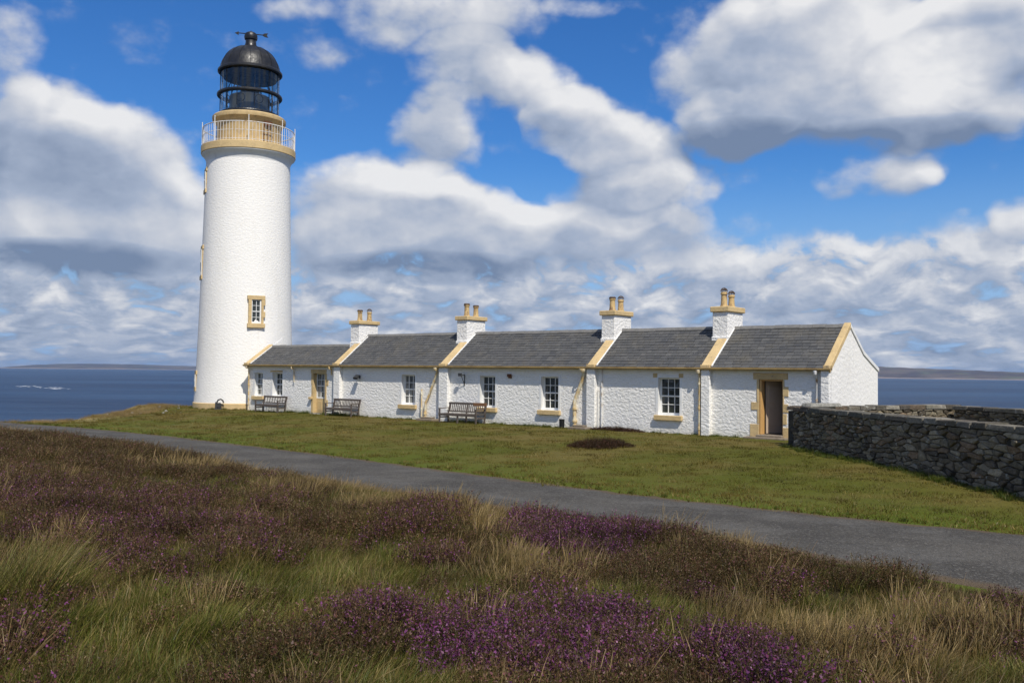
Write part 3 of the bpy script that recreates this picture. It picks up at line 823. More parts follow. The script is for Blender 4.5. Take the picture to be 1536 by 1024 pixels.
def window(h, dep, cols, pane_m, sill=True, lintel=None, rows=4):
    a, b, z0, z1 = h
    W_ = thing('window', None, None, parent=cot)
    mb = MB()   # smooth reveals and a margin proud of the harling
    for vs in ([(a, 0, z0), (a, dep, z0), (a, dep, z1), (a, 0, z1)], [(b, 0, z0), (b, dep, z0), (b, dep, z1), (b, 0, z1)],
               [(a, 0, z1), (b, 0, z1), (b, dep, z1), (a, dep, z1)], [(a, 0, z0), (b, 0, z0), (b, dep, z0), (a, dep, z0)]):
        mb.add(vs, [(0, 1, 2, 3)])
    g = .10
    mb.box(a - g, a, -.010, .01, z0, z1 + g); mb.box(b, b + g, -.010, .01, z0, z1 + g); mb.box(a, b, -.0101, .01, z1, z1 + g)
    mb.build('surround', M['white'], W_)
    f = .055; zm = z0 + (z1 - z0) * .51
    mb = MB()
    y = dep - .05
    mb.box(a, a + f, y, dep + .02, z0, z1); mb.box(b - f, b, y, dep + .02, z0, z1)
    mb.box(a + f, b - f, y + .001, dep + .02, z1 - f, z1); mb.box(a + f, b - f, y + .001, dep + .02, z0, z0 + f * 1.6)
    mb.box(a + f, b - f, y - .012, dep + .02, zm - .028, zm + .028)
    wi = (b - a - 2 * f)
    for k in range(1, cols):
        x = a + f + wi * k / cols
        mb.box(x - .013, x + .013, y + .012, dep + .012, z0 + f, z1 - f)
    for lo, hi in ((z0 + f * 1.6, zm), (zm, z1 - f)):
        for k in range(1, rows // 2):
            z = lo + (hi - lo) * k / (rows // 2)
            mb.box(a + f, b - f, y + .014, dep + .011, z - .012, z + .012)
    mb.build('sash', M['white'], W_, bevel=.004)
    mb = MB(); mb.box(a + .01, b - .01, dep - .005, dep + .018, z0 + .01, zm); mb.box(a + .01, b - .01, dep - .017, dep + .006, zm, z1 - .01)
    mb.build('pane', pane_m, W_)
    if sill:
        mb = MB(); mb.box(a - .13, b + .13, -.13, dep - .02, z0 - .19, z0 - .004)
        mb.build('sill', M['ochre'], W_, bevel=.012)
    if lintel == 'strip':
        mb = MB(); mb.box(a - .18, b + .02, -.022, .01, z1 + .03, z1 + .13); mb.build('lintel', M['ochre'], W_, bevel=.006)
    if lintel == 'ends':
        mb = MB(); mb.box(a - .22, a - .04, -.022, .01, z1 + .01, z1 + .17); mb.build('lintel', M['ochre'], W_, bevel=.006); mb = MB(); mb.box(b - .03, b + .15, -.022, .01, z1 + .01, z1 + .17); mb.build('lintel', M['ochre'], W_, bevel=.006)
for k, h in enumerate(WIN):
    window(h, DEPTH[k], 2 if k == 0 else 3, M['curtain'] if k in (0, 2) else M['pane'], k != 1, {1: 'strip', 5: 'ends'}.get(k))

# half-glazed door of the low cottage
a, b, z0, z1 = DOORS[0]; dep = DEPTH[6]
dr = thing('door', None, None, parent=cot)
mb = MB()
for vs in ([(a, 0, z0), (a, dep, z0), (a, dep, z1), (a, 0, z1)], [(b, 0, z0), (b, dep, z0), (b, dep, z1), (b, 0, z1)], [(a, 0, z1), (b, 0, z1), (b, dep, z1), (a, dep, z1)]):
    mb.add(vs, [(0, 1, 2, 3)])
for (x0, x1, q0, q1) in ((a - .15, a, z0, .82), (a - .13, a, .82, 1.5), (a - .16, a, 1.5, z1), (b, b + .15, z0, .42), (b, b + .24, .42, .74), (b, b + .12, .74, 1.45), (b, b + .26, 1.45, 1.75), (b, b + .14, 1.75, z1)):
    mb.box(x0, x1, -.02, .012, q0 + .002, q1 - .002)
mb.build('jamb', M['ochre'], dr, bevel=.006)
mb = MB(); mb.box(a - .2, b + .1, -.024, .012, z1 + .004, z1 + .2); mb.build('lintel', M['ochre'], dr, bevel=.008)
mb = MB(); mb.box(a - .22, a - .01, -.16, .0, .74, .86); mb.build('bracket_stone', M['ochre'], dr, bevel=.012)
mb = MB(); mb.box(a, b, dep - .04, dep + .03, z0, .78)
for q in (a + .08, (a + b) / 2 + .03):
    mb.box(q, q + (b - a) / 2 - .12, dep - .052, dep, .16, .66)
mb.build('panel', M['ochre'], dr, bevel=.008)
mb = MB(); f = .05
mb.box(a, a + f, dep - .045, dep + .02, .782, z1); mb.box(b - f, b, dep - .045, dep + .02, .782, z1); mb.box(a + f, b - f, dep - .044, dep + .02, z1 - f, z1); mb.box(a + f, b - f, dep - .044, dep + .02, .782, .85)
mb.box(a + f, b - f, dep - .05, dep + .02, 1.40, 1.455)
for k in (1, 2):
    x = a + f + (b - a - 2 * f) * k / 3; mb.box(x - .012, x + .012, dep - .03, dep + .012, .85, z1 - f)
for z in (1.125, 1.74): mb.box(a + f, b - f, dep - .028, dep + .011, z - .012, z + .012)
mb.build('sash', M['white'], dr, bevel=.004)
mb = MB(); mb.box(a + .01, b - .01, dep - .012, dep + .008, .79, z1 - .01); mb.build('pane', M['curtain'], dr)
mb = MB(); mb.tube([(b - .07, dep - .05, .74), (b - .07, dep - .11, .74), (b - .16, dep - .11, .74)], .012, 6); mb.build('handle', M['dark_metal'], dr)

# open doorway of the end cottage
a, b, z0, z1 = DOORS[1]; dep = DEPTH[7]
dr = thing('door', None, None, parent=cot)
dr['label'] = 'open doorway with ochre lintel and quoins, the grey door swung inside'
mb = MB()
for (x0, x1, q0, q1) in ((a - .09, a, 1.28, 2.09), (a - .30, a, 1.0, 1.28), (a - .07, a, .52, 1.0), (a - .34, a, .0, .50), (b, b + .05, 1.85, 2.09), (b, b + .20, 1.5, 1.85), (b, b + .04, 1.24, 1.5), (b, b + .19, .94, 1.24), (b, b + .14, .52, .90), (b, b + .22, .0, .42)):
    mb = MB(); mb.box(x0, x1, -.022, .012, q0 + .003, q1 - .003)
    mb.build('quoin', M['ochre'], dr, bevel=.008)
mb = MB(); mb.box(a - .22, b + .18, -.03, .02, z1 + .004, 2.325); mb.build('lintel', M['ochre'], dr, bevel=.01)
mb = MB(); mb.box(a - .42, b + .24, -.42, -.02, -.3, .065); mb.box(a - .05, b + .03, -.20, dep + .1, -.2, z0 - .003); mb.build('step', M['paving'], dr, bevel=.02)
mb = MB(); mb.box(a + .001, a + .075, .02, dep, z0, z1); mb.box(b - .05, b - .001, .06, dep, z0, z1); mb.box(a + .075, b - .05, .05, dep, z1 - .05, z1 - .001)
mb.build('frame', M['orange_jamb'], dr, bevel=.006)
mb = MB()   # porch behind the opening
x0, x1, y0, y1 = a - .3, b + .5, dep, 1.7
mb.add([(x0, y1, z0), (x1, y1, z0), (x1, y1, 2.4), (x0, y1, 2.4)], [(0, 1, 2, 3)])
mb.add([(x0, y0, z0), (x0, y1, z0), (x0, y1, 2.4), (x0, y0, 2.4)], [(0, 1, 2, 3)])
mb.add([(x1, y0, z0), (x1, y1, z0), (x1, y1, 2.4), (x1, y0, 2.4)], [(0, 1, 2, 3)])
mb.add([(x0, y0, 2.4), (x1, y0, 2.4), (x1, y1, 2.4), (x0, y1, 2.4)], [(0, 1, 2, 3)])
mb.add([(x0, y0, z0 - .002), (x1, y0, z0 - .002), (x1, y1, z0 - .002), (x0, y1, z0 - .002)], [(0, 1, 2, 3)])
mb.build('porch', M['interior'], dr)
mb = MB(); mb.bar((a + .10, .34, (z0 + z1) / 2), (a + .50, .98, (z0 + z1) / 2), .045, z1 - z0 - .04)
dd = Vector((.40, .64, 0)).normalized(); dn_ = Vector((dd.y, -dd.x, 0))
for q in (.28, 1.08):
    c0 = Vector((a + .10, .34, z0 + q + .33)) + dn_ * .026
    mb.bar(c0 + dd * .10, c0 + dd * .64, .02, .62)
mb.build('panel', M['grey_door'], dr, bevel=.006)

# gutters and pipes
mb = MB()
for (x0, x1) in ((-32.32, -24.9), (-24.88, -17.62), (-17.6, -9.64), (-9.62, -4.62), (-4.6, .06)):
    prof = [(-.30, 2.50), (-.30, 2.455), (-.285, 2.425), (-.255, 2.41), (-.225, 2.425), (-.205, 2.455), (-.205, 2.50)]
    n = len(prof)
    mb.add([(x, y, z) for x in (x0, x1) for y, z in prof], [(k, k + 1, n + k + 1, n + k) for k in range(n - 1)] + [tuple(range(n)), tuple(range(2 * n - 1, n - 1, -1))])
    mb.box(x0 + .02, x1 - .02, -.206, -.02, 2.425, 2.505)
mb.build('gutter', M['gutter'], cot)
def pipe(pts, r, hopper=True, collars=(), mt='pipe'):
    mb = MB(); mb.tube(pts, r, 10)
    if hopper: mb.lathe([(r * 1.9, pts[0][2] + .02), (r * 2.0, pts[0][2] - .03), (r * 1.2, pts[0][2] - .12)], 10, pts[0][:2])
    for q in range(len(collars)):
        z = collars[q]; x, y = pts[-1][0], pts[-1][1]
        mb.lathe([(r, z - .05), (r * 1.45, z - .045), (r * 1.45, z + .045), (r, z + .05)], 10, (x, y))
    ob = mb.build('downpipe', M[mt], cot); smooth_by_angle(ob, 50)
    return ob
pipe([(-32.02, -.24, 2.40), (-32.02, -.10, 2.25), (-32.02, -.09, 1.2), (-32.02, -.09, .02)], .042, True, (1.4, .35))
pipe([(-28.2, -.24, 2.40), (-28.2, -.09, 2.26), (-28.2, -.08, 1.60)], .026, True, ())
pipe([(-25.25, -.24, 2.40), (-25.25, -.10, 2.26), (-25.25, -.09, 2.0)], .036, True, ())
pipe([(-18.02, -.24, 2.40), (-18.03, -.12, 2.24), (-18.28, -.09, 1.72), (-18.52, -.09, 1.20), (-18.75, -.09, .80), (-18.78, -.09, .06)], .055, True, (.3,))
pipe([(-19.02, -.08, 1.42), (-19.02, -.08, .06)], .035, False, (1.2, .5))
pipe([(-9.98, -.24, 2.40), (-9.99, -.12, 2.24), (-10.18, -.09, 1.75), (-10.36, -.09, 1.35), (-10.46, -.10, 1.10), (-10.44, -.10, .05)], .075, True, (.8, .3))
pipe([(-9.18, -.05, 2.38), (-9.18, -.05, .06)], .024, False, (1.5, .6), 'rail')
pipe([(-9.34, -.07, 1.62), (-9.34, -.07, .06)], .020, False, (), 'rail')
pipe([(-4.86, -.24, 2.40), (-4.86, -.13, 2.28), (-4.86, -.12, 1.2), (-4.86, -.12, .0)], .045, True, (1.9, 1.0, .25))
pipe([(-.47, -.24, 2.40), (-.47, -.09, 2.26), (-.47, -.08, 1.2), (-.47, -.08, .0)], .036, True, (1.4,), 'rail')
# brackets and a rusty vent on the front
def fixture(name, s, z, kind):
    mb = MB()
    if kind == 'lamp':
        mb.box(s - .05, s + .05, -.03, .0, z - .16, z + .02)
        mb.tube([(s, -.03, z - .02), (s, -.16, z + .03), (s, -.24, z)], .018, 6)
        mb.add([(s - .12, -.16, z + .05), (s + .12, -.16, z + .05), (s + .15, -.34, z - .10), (s - .15, -.34, z - .10), (s - .10, -.13, z - .06), (s + .10, -.13, z - .06), (s + .13, -.29, z - .20), (s - .13, -.29, z - .20)],
               [(0, 1, 2, 3), (7, 6, 5, 4), (0, 4, 5, 1), (1, 5, 6, 2), (2, 6, 7, 3), (3, 7, 4, 0)])
    elif kind == 'bracket':
        mb.box(s - .02, s + .02, -.03, 0, z - .3, z + .2)
        mb.bar((s, -.02, z + .16), (s, -.30, z + .20), .035, .03); mb.bar((s, -.02, z - .25), (s, -.26, z + .18), .03, .02)
        mb.box(s - .13, s + .05, -.32, -.24, z + .12, z + .26)
    else:
        mb.box(s - .10, s + .09, -.10, 0, z - .05, z + .07); mb.box(s - .06, s + .10, -.07, 0, z - .11, z - .05)
    mb.build(name, M['rust'] if kind == 'vent' else M['dark_metal'], cot, bevel=.006)
fixture('wall_lamp', -23.28, 2.0, 'lamp')  # no known lamp: bracket inferred from its wall shadow, hooded box shaped to cast it
fixture('wall_bracket', -16.46, 1.92, 'bracket')
fixture('wall_vent', -13.88, 2.10, 'vent')
# ------------------------------------------------------------------ the lighthouse
TX, TY = -15.63, 55.3
TRZ = math.atan2(-TX, -TY) - math.atan2(0, -1)
TRZ = math.asin(-TX / math.hypot(TX, TY))
lh = thing('lighthouse', 'tall white round lighthouse tower with ochre gallery and black domed lantern', 'lighthouse', (TX, TY, 0), TRZ)
def xf(mb, mat):
    mb.v = [tuple(mat @ Vector(q)) for q in mb.v]
    return mb
TR = [(-.8, 2.86), (.30, 2.815), (1.98, 2.72), (4.33, 2.645), (8.25, 2.535), (12.2, 2.435), (14.2, 2.385)]
def tower_r(z): return float(np.interp(z, [q[0] for q in TR], [q[1] for q in TR]))
mb = MB(); zz = [-.8] + list(np.linspace(.3, 14.2, 40))
mb.lathe([(tower_r(z), z) for z in zz], 96)
mb.build('tower', M['tower_harling'], lh, smooth=True)
mb = MB(); mb.lathe([(2.80, -.6), (2.875, -.6), (2.875, .30), (2.80, .34)], 96); smooth_by_angle(mb.build('plinth', M['ochre'], lh))
mb = MB(); mb.lathe([(2.38, 14.18), (2.40, 14.30), (2.46, 14.44), (2.56, 14.57), (2.65, 14.64), (2.655, 14.70), (1.8, 14.70)], 96); smooth_by_angle(mb.build('corbel', M['white'], lh), 50)
mb = MB(); mb.lathe([(1.7, 14.69), (2.66, 14.69), (2.69, 14.72), (2.69, 15.10), (2.66, 15.13), (1.7, 15.13)], 96); gal = smooth_by_angle(mb.build('gallery', M['ochre'], lh), 30)
# gallery railing
RR = 2.60
mb = MB()
for z, r in ((16.20, .026), (15.72, .014), (15.22, .014)):
    mb.tube([(RR * math.cos(u), RR * math.sin(u), z) for u in np.linspace(0, 2 * PI, 97)], r, 6, caps=False)
rail = mb.build('railing', M['rail'], lh, smooth=True)
b0 = None
for k in range(88):
    u = 2 * PI * k / 88
    if b0 is None:
        mb = MB(); mb.tube([(0, 0, 15.12), (0, 0, 16.20)], .0125, 5)
        b0 = mb.build('baluster', M['rail'], rail); o = b0
    else:
        o = b0.copy(); COL.objects.link(o); o.parent = rail
    o.location = (RR * math.cos(u), RR * math.sin(u), 0)
p0 = None
for k in range(8):
    u = 2 * PI * (k + .5) / 8 + .38
    if p0 is None:
        mb = MB(); mb.tube([(0, 0, 15.1), (0, 0, 16.52)], [.028, .022], 8); mb.lathe([(0, 16.59), (.032, 16.56), (.032, 16.53), (.0, 16.50)], 8)
        p0 = mb.build('rail_post', M['rail'], rail); o = p0
    else:
        o = p0.copy(); COL.objects.link(o); o.parent = rail
    o.location = ((RR + .03) * math.cos(u), (RR + .03) * math.sin(u), 0)
mb = MB(); mb.lathe([(1.84, 15.1), (1.84, 16.40), (1.90, 16.52), (2.0, 16.66), (2.08, 16.72), (2.10, 16.80), (2.10, 16.92), (2.04, 16.98), (1.78, 17.02), (1.6, 17.02)], 72)
drum = smooth_by_angle(mb.build('lantern_base', M['ochre'], lh), 30)
# small service door with hood stain on the drum, and the vent pipes beside it
mb = MB()
for dx in (-.28, .0, .25): mb.tube([(dx, 0, 15.13), (dx, -.02, 16.5)], .022, 6)
mb.bar((-.34, -.02, 15.9), (.34, -.02, 15.9), .05, .03); mb.bar((-.34, -.02, 15.4), (.34, -.02, 15.4), .05, .03)
mb.box(-.2, .2, -.05, .05, 16.25, 16.5)
xf(mb, Matrix.Rotation(R(33), 4, 'Z') @ Matrix.Translation((0, -1.92, 0)))
mb.build('ladder', M['rust'], lh)
# lantern
mb = MB(); mb.lathe([(1.66, 17.0), (1.76, 17.0), (1.76, 17.12), (1.71, 17.15), (1.69, 17.20), (1.60, 17.20)], 72); smooth_by_angle(mb.build('lantern_kerb', M['black'], lh), 30)
mb = MB()
mb.lathe([(1.66, 18.20), (1.84, 18.20), (1.87, 18.25), (1.87, 18.33), (1.84, 18.37), (1.66, 18.37)], 72)
smooth_by_angle(mb.build('lantern_ring', M['black'], lh), 30)
mb = MB(); mb.lathe([(1.676, 17.15), (1.676, 19.62)], 72)
gl = mb.build('lantern_glass', M['glass'], lh, smooth=True)
mb = MB()
for k in range(12):
    u = 2 * PI * (k + .3) / 12
    for (z0_, z1_) in ((17.15, 18.25), (18.3, 19.62)):
        mb.bar((1.69 * math.cos(u), 1.69 * math.sin(u), z0_), (1.69 * math.cos(u), 1.69 * math.sin(u), z1_), .014, .04, (math.cos(u), math.sin(u), 0))
mb.build('astragal', M['black'], gl)
mb = MB()
mb.lathe([(0, 17.15), (1.15, 17.15), (1.15, 18.25)], 40)
mb.lathe([(0, 18.25), (.55, 18.25), (.62, 18.40), (.55, 18.62), (.30, 18.80), (.0, 18.84)], 32)
smooth_by_angle(mb.build('optic', M['lens'], lh), 40)
mb = MB()
for k in range(8):
    u = 2 * PI * k / 8 + .2
    mb.tube([(1.3 * math.cos(u), 1.3 * math.sin(u), 17.5), (1.3 * math.cos(u), 1.3 * math.sin(u), 18.5), (.9 * math.cos(u), .9 * math.sin(u), 19.6)], .03, 5)
    mb.tube([(1.35 * math.cos(u + .2 + .18 * math.cos(w_)), 1.35 * math.sin(u + .2 + .18 * math.cos(w_)), 17.9 + .24 * math.sin(w_)) for w_ in np.linspace(0, 2 * PI, 15)], .02, 5)
mb.build('lamp_frame', M['matt_black'], lh)
mb = MB()
mb.lathe([(0, 19.30), (1.52, 19.30), (1.60, 19.60), (1.78, 19.58), (1.85, 19.64), (1.85, 19.74), (1.80, 19.80), (1.72, 19.82), (1.70, 19.92), (1.66, 20.10), (1.58, 20.34), (1.46, 20.56), (1.28, 20.78), (1.04, 20.98), (.78, 21.12), (.48, 21.21), (.44, 21.22), (.44, 21.27), (.36, 21.30), (.32, 21.42), (.30, 21.60), (.30, 21.66), (.36, 21.70), (.385, 21.82), (.375, 21.94), (.32, 22.06), (.22, 22.13), (.10, 22.17), (0, 22.18)], 72)
dome = smooth_by_angle(mb.build('dome', M['black'], lh), 28)
mb = MB()
for k in range(16):
    u = 2 * PI * k / 16
    pr = [(1.715, 19.86), (1.675, 20.10), (1.595, 20.34), (1.475, 20.56), (1.295, 20.78), (1.05, 20.99), (.79, 21.135), (.49, 21.22)]
    mb.tube([(r * math.cos(u), r * math.sin(u), z) for r, z in pr], .012, 4)
mb.build('seam', M['black'], dome)
mb = MB()   # wind vane
mb.tube([(-.70, 0, 22.04), (.80, 0, 22.06)], .03, 6)
mb.tube([(0, 0, 21.9), (0, 0, 22.24)], .03, 6)
mb.add([(.62, -.02, 22.05), (.78, -.02, 22.16), (.98, -.02, 22.18), (.90, -.02, 22.06), (.99, -.02, 21.93), (.78, -.02, 21.95), (.62, .02, 22.05), (.78, .02, 22.16), (.98, .02, 22.18), (.90, .02, 22.06), (.99, .02, 21.93), (.78, .02, 21.95)],
       [(0, 1, 2, 3, 4, 5), (11, 10, 9, 8, 7, 6)] + [(k, (k + 1) % 6, 6 + (k + 1) % 6, 6 + k) for k in range(6)])
mb.add([(-.94, 0, 22.02), (-.70, -.02, 22.13), (-.70, -.02, 21.91), (-.70, .02, 22.13), (-.70, .02, 21.91)], [(0, 1, 2), (0, 4, 3), (1, 3, 4, 2), (0, 3, 1), (0, 2, 4)])
mb.build('wind_vane', M['matt_black'], dome)
def tower_window(z, phi, wd, ht, bars, pr=.115):
    r = tower_r(z)
    mat = Matrix.Rotation(R(phi), 4, 'Z') @ Matrix.Translation((0, -r, z))
    wn_ = thing('window', None, None, parent=lh)
    hw, hh = wd / 2, ht / 2
    bl, br_ = .17, .15
    mb = MB()
    mb.box(-hw - bl - .06, hw + br_ + .06, -pr - .005, .25, hh, hh + .23); mb.box(-hw - bl - .06, hw + br_ + .06, -pr - .045, .25, -hh - .24, -hh)
    n = 4
    for k in range(n):
        q0, q1 = -hh + ht * k / n, -hh + ht * (k + 1) / n
        mb.box(-hw - bl + .0 * k, -hw, -pr, .25, q0 + .002, q1 - .002)
        mb.box(hw, hw + br_ + ((.07 if k % 2 else -.02) if pr > .1 else 0), -pr, .25, q0 + .002, q1 - .002)
    xf(mb, mat).build('surround', M['ochre'], wn_, bevel=.01)
    mb = MB(); f = .05
    mb.box(-hw, -hw + f, -.05, .1, -hh, hh); mb.box(hw - f - .03, hw, -.05, .1, -hh, hh); mb.box(-hw + f, hw - f, -.049, .1, hh - f, hh); mb.box(-hw + f, hw - f, -.049, .1, -hh, -hh + f * 2)
    mb.box(-hw + f, hw - f, -.06, .1, -.02, .03)
    for k in range(1, 2): mb.box(-.015, .015, -.03, .1, -hh + f, hh - f)
    for q in (-hh * .48, hh * .5): mb.box(-hw + f, hw - f, -.028, .1, q - .012, q + .012)
    xf(mb, mat).build('sash', M['white'], wn_, bevel=.004)
    mb = MB(); mb.box(-hw + .01, hw - .01, -.012, .09, -hh + .01, hh - .01)
    xf(mb, mat).build('pane', M['pane'], wn_)
tower_window(5.48, 12.3, .54, 1.34, 3)
tower_window(13.1, -82, .5, 1.0, 3, .012)
tower_window(8.35, -82, .5, 1.5, 3, .012)
tower_window(1.55, -83, .5, .7, 3, .005)

# ------------------------------------------------------------------ dry-stone enclosure
def clip_poly(poly, nx_, nz_, d):
    """keep the part of a polygon where x*nx + z*nz <= d"""
    out = []
    for i in range(len(poly)):
        a, b = poly[i], poly[(i + 1) % len(poly)]
        fa, fb = a[0] * nx_ + a[1] * nz_ - d, b[0] * nx_ + b[1] * nz_ - d
        if fa <= 0: out.append(a)
        if (fa < 0 < fb) or (fb < 0 < fa):
            t = fa / (fa - fb); out.append((a[0] + (b[0] - a[0]) * t, a[1] + (b[1] - a[1]) * t))
    return out
TONES = [(.19, .17, .135), (.24, .215, .165), (.16, .14, .11), (.29, .26, .20), (.20, .185, .15), (.23, .175, .125), (.36, .33, .27), (.13, .115, .095), (.18, .155, .12), (.22, .20, .165)]
def rubble(mb, O, D, N, L, z0, z1, cw=.29, chh=.105, bulge=.042):
    O, D, N = Vector(O), Vector(D), Vector(N)
    AS = .36
    pts = []
    nu, nv = int(L / cw), int((z1 - z0) / chh)
    for j in range(nv + 1):
        for i in range(nu + 1):
            if random.random() < .24: continue
            pts.append(((i + .5 * (j % 2) + random.uniform(-.42, .42)) * L / nu, z0 + (j + .5 + random.uniform(-.36, .36)) * (z1 - z0) / (nv)))
    P = np.array(pts)
    for k, (u, z) in enumerate(pts):
        if not (-.2 < u < L + .2): continue
        d2 = ((P[:, 0] - u) * AS) ** 2 + (P[:, 1] - z) ** 2
        near = np.argsort(d2)[1:18]
        poly = [(max(0, u - 1.2), z0), (min(L, u + 1.2), z0), (min(L, u + 1.2), z1), (max(0, u - 1.2), z1)]
        for m_ in near:
            q = P[m_]
            nx_, nz_ = (q[0] - u) * AS * AS, q[1] - z
            mx, mz = (q[0] + u) / 2, (q[1] + z) / 2
            poly = clip_poly(poly, nx_, nz_, mx * nx_ + mz * nz_)
            if len(poly) < 3: break
        if len(poly) < 3: continue
        # roughen the outline
        rp = []
        for i in range(len(poly)):
            a, b = poly[i], poly[(i + 1) % len(poly)]
            rp.append(a)
            l = math.hypot(b[0] - a[0], b[1] - a[1])
            if l > .10: rp.append(((a[0] + b[0]) / 2 + random.uniform(-.012, .012), (a[1] + b[1]) / 2 + random.uniform(-.012, .012)))
        cx = sum(q[0] for q in rp) / len(rp); cz = sum(q[1] for q in rp) / len(rp)
        ext = max(math.hypot(q[0] - cx, q[1] - cz) for q in rp)
        if ext < .03: continue
        tx, tz = random.gauss(0, .16), random.gauss(0, .16)
        dep = random.uniform(.4, 1.25) * bulge
        vs = []; n = len(rp)
        for sc, off in (((1 - .009 / ext), -.05), ((1 - .02 / ext) * .97, dep * .45), ((1 - .05 / ext) * .82, dep)):
            for q in rp:
                x, y = cx + (q[0] - cx) * sc, cz + (q[1] - cz) * sc
                o = off + ((x - cx) * tx + (y - cz) * tz if off > 0 else 0) + (random.uniform(-.006, .006) if off > 0 else 0)
                vs.append(O + D * x + N * o + Vector((0, 0, y)))
        vs.append(O + D * cx + N * (dep * 1.1) + Vector((0, 0, cz)))
        fs = [(r_ * n + i, r_ * n + (i + 1) % n, (r_ + 1) * n + (i + 1) % n, (r_ + 1) * n + i) for r_ in (0, 1) for i in range(n)] + [(2 * n + i, 2 * n + (i + 1) % n, 3 * n) for i in range(n)]
        c = random.choice(TONES); f = random.uniform(.7, 1.25)
        mb.add(vs, fs, (c[0] * f * 1.04, c[1] * f * .98, c[2] * f * .86))
enc = thing('stone_enclosure', 'rough grey rubble stone wall with flat coping enclosing a small yard beside the end cottage', 'stone wall', (8.75, 29.3, 0), 0)
O0 = Vector((8.75, 29.3, 0))
def wall_run(A, Bp, name, th=.46, both=True, top=1.15, start_end=True, front=1):
    """a straight run; its left-hand face is the line A to Bp"""
    A = Vector((A[0], A[1], 0)) - O0; Bp = Vector((Bp[0], Bp[1], 0)) - O0
    D = (Bp - A); L = D.length; D.normalize()
    N = Vector((D.y, -D.x, 0)) * front
    mb = MB()
    cr = [A + N * -.02, Bp + N * -.02, Bp - N * (th - .02), A - N * (th - .02)]
    mb.add([(q.x, q.y, z) for z in (-.7, top - .01) for q in cr], [(3, 2, 1, 0), (4, 5, 6, 7), (0, 1, 5, 4), (1, 2, 6, 5), (2, 3, 7, 6), (3, 0, 4, 7)])
    w_ = mb.build(name, M['mortar'], enc)
    mb = MB()
    rubble(mb, A, D, N, L, -.55, top)
    if both: rubble(mb, Bp - N * th, -D, -N, L, -.55, top, .42, .2)
    if start_end: rubble(mb, A - N * th, N, -D, th, -.55, top, .24)
    mb.build('stone_face', M['stone'], w_)
    mb = MB(); x = -.05
    while x < L:
        l = random.uniform(.40, .95); h = random.uniform(.13, .145); o1, o2 = random.uniform(.035, .06), random.uniform(.035, .06)
        l = min(l, L + .02 - x)
        j = lambda s=.012: random.uniform(-s, s)
        z0_ = top + random.uniform(.0, .012)
        base = [(x + .003, o1), (x + l - .003, o1 + j()), (x + l - .003, -th - o2), (x + .003, -th - o2 + j())]
        vs = []
        for zt, ins in ((z0_, 0), (z0_ + h, .012)):
            for (uu, nn) in base:
                uu2 = uu + (ins if uu < x + l / 2 else -ins); nn2 = nn + (-ins if nn > -th / 2 else ins)
                q = A + D * (uu2 + j()) + N * (nn2 + j())
                vs.append((q.x, q.y, zt + j(.014)))
        c = random.choice(TONES); f = random.uniform(.62, .85)
        mb.add(vs, [(3, 2, 1, 0), (4, 5, 6, 7), (0, 1, 5, 4), (1, 2, 6, 5), (2, 3, 7, 6), (3, 0, 4, 7)], tuple(q * f for q in c))
        x += l
    mb.build('coping', M['stone'], w_, bevel=.022, bseg=2)
    return w_
wall_run((8.75, 29.3), (11.40, 12.4), 'side_wall', front=1)
wall_run((15.35, 32.36), (8.95, 29.55), 'back_wall', front=-1, start_end=False, both=False)
wall_run((14.95, 31.9), (17.7, 14.4), 'side_wall', front=1, start_end=False)
mb = MB()
mb.add([(.30, .32, 1.28), (1.55, .90, 1.28), (1.72, .52, 1.28), (.52, -.05, 1.28), (.36, .30, 1.40), (1.48, .82, 1.385), (1.62, .54, 1.40), (.55, .02, 1.39)], [(3, 2, 1, 0), (4, 5, 6, 7), (0, 1, 5, 4), (1, 2, 6, 5), (2, 3, 7, 6), (3, 0, 4, 7)], (.33, .32, .28))
mb.build('cap_stone', M['stone'], enc, bevel=.03, bseg=2)
bpy.context.view_layer.update()
mat0 = Matrix.Rotation(BZ, 4, 'Z'); mat0.translation = Vector(BLOC)
def at(s, t, z=0.0): return mat0 @ Vector((s, t, z))

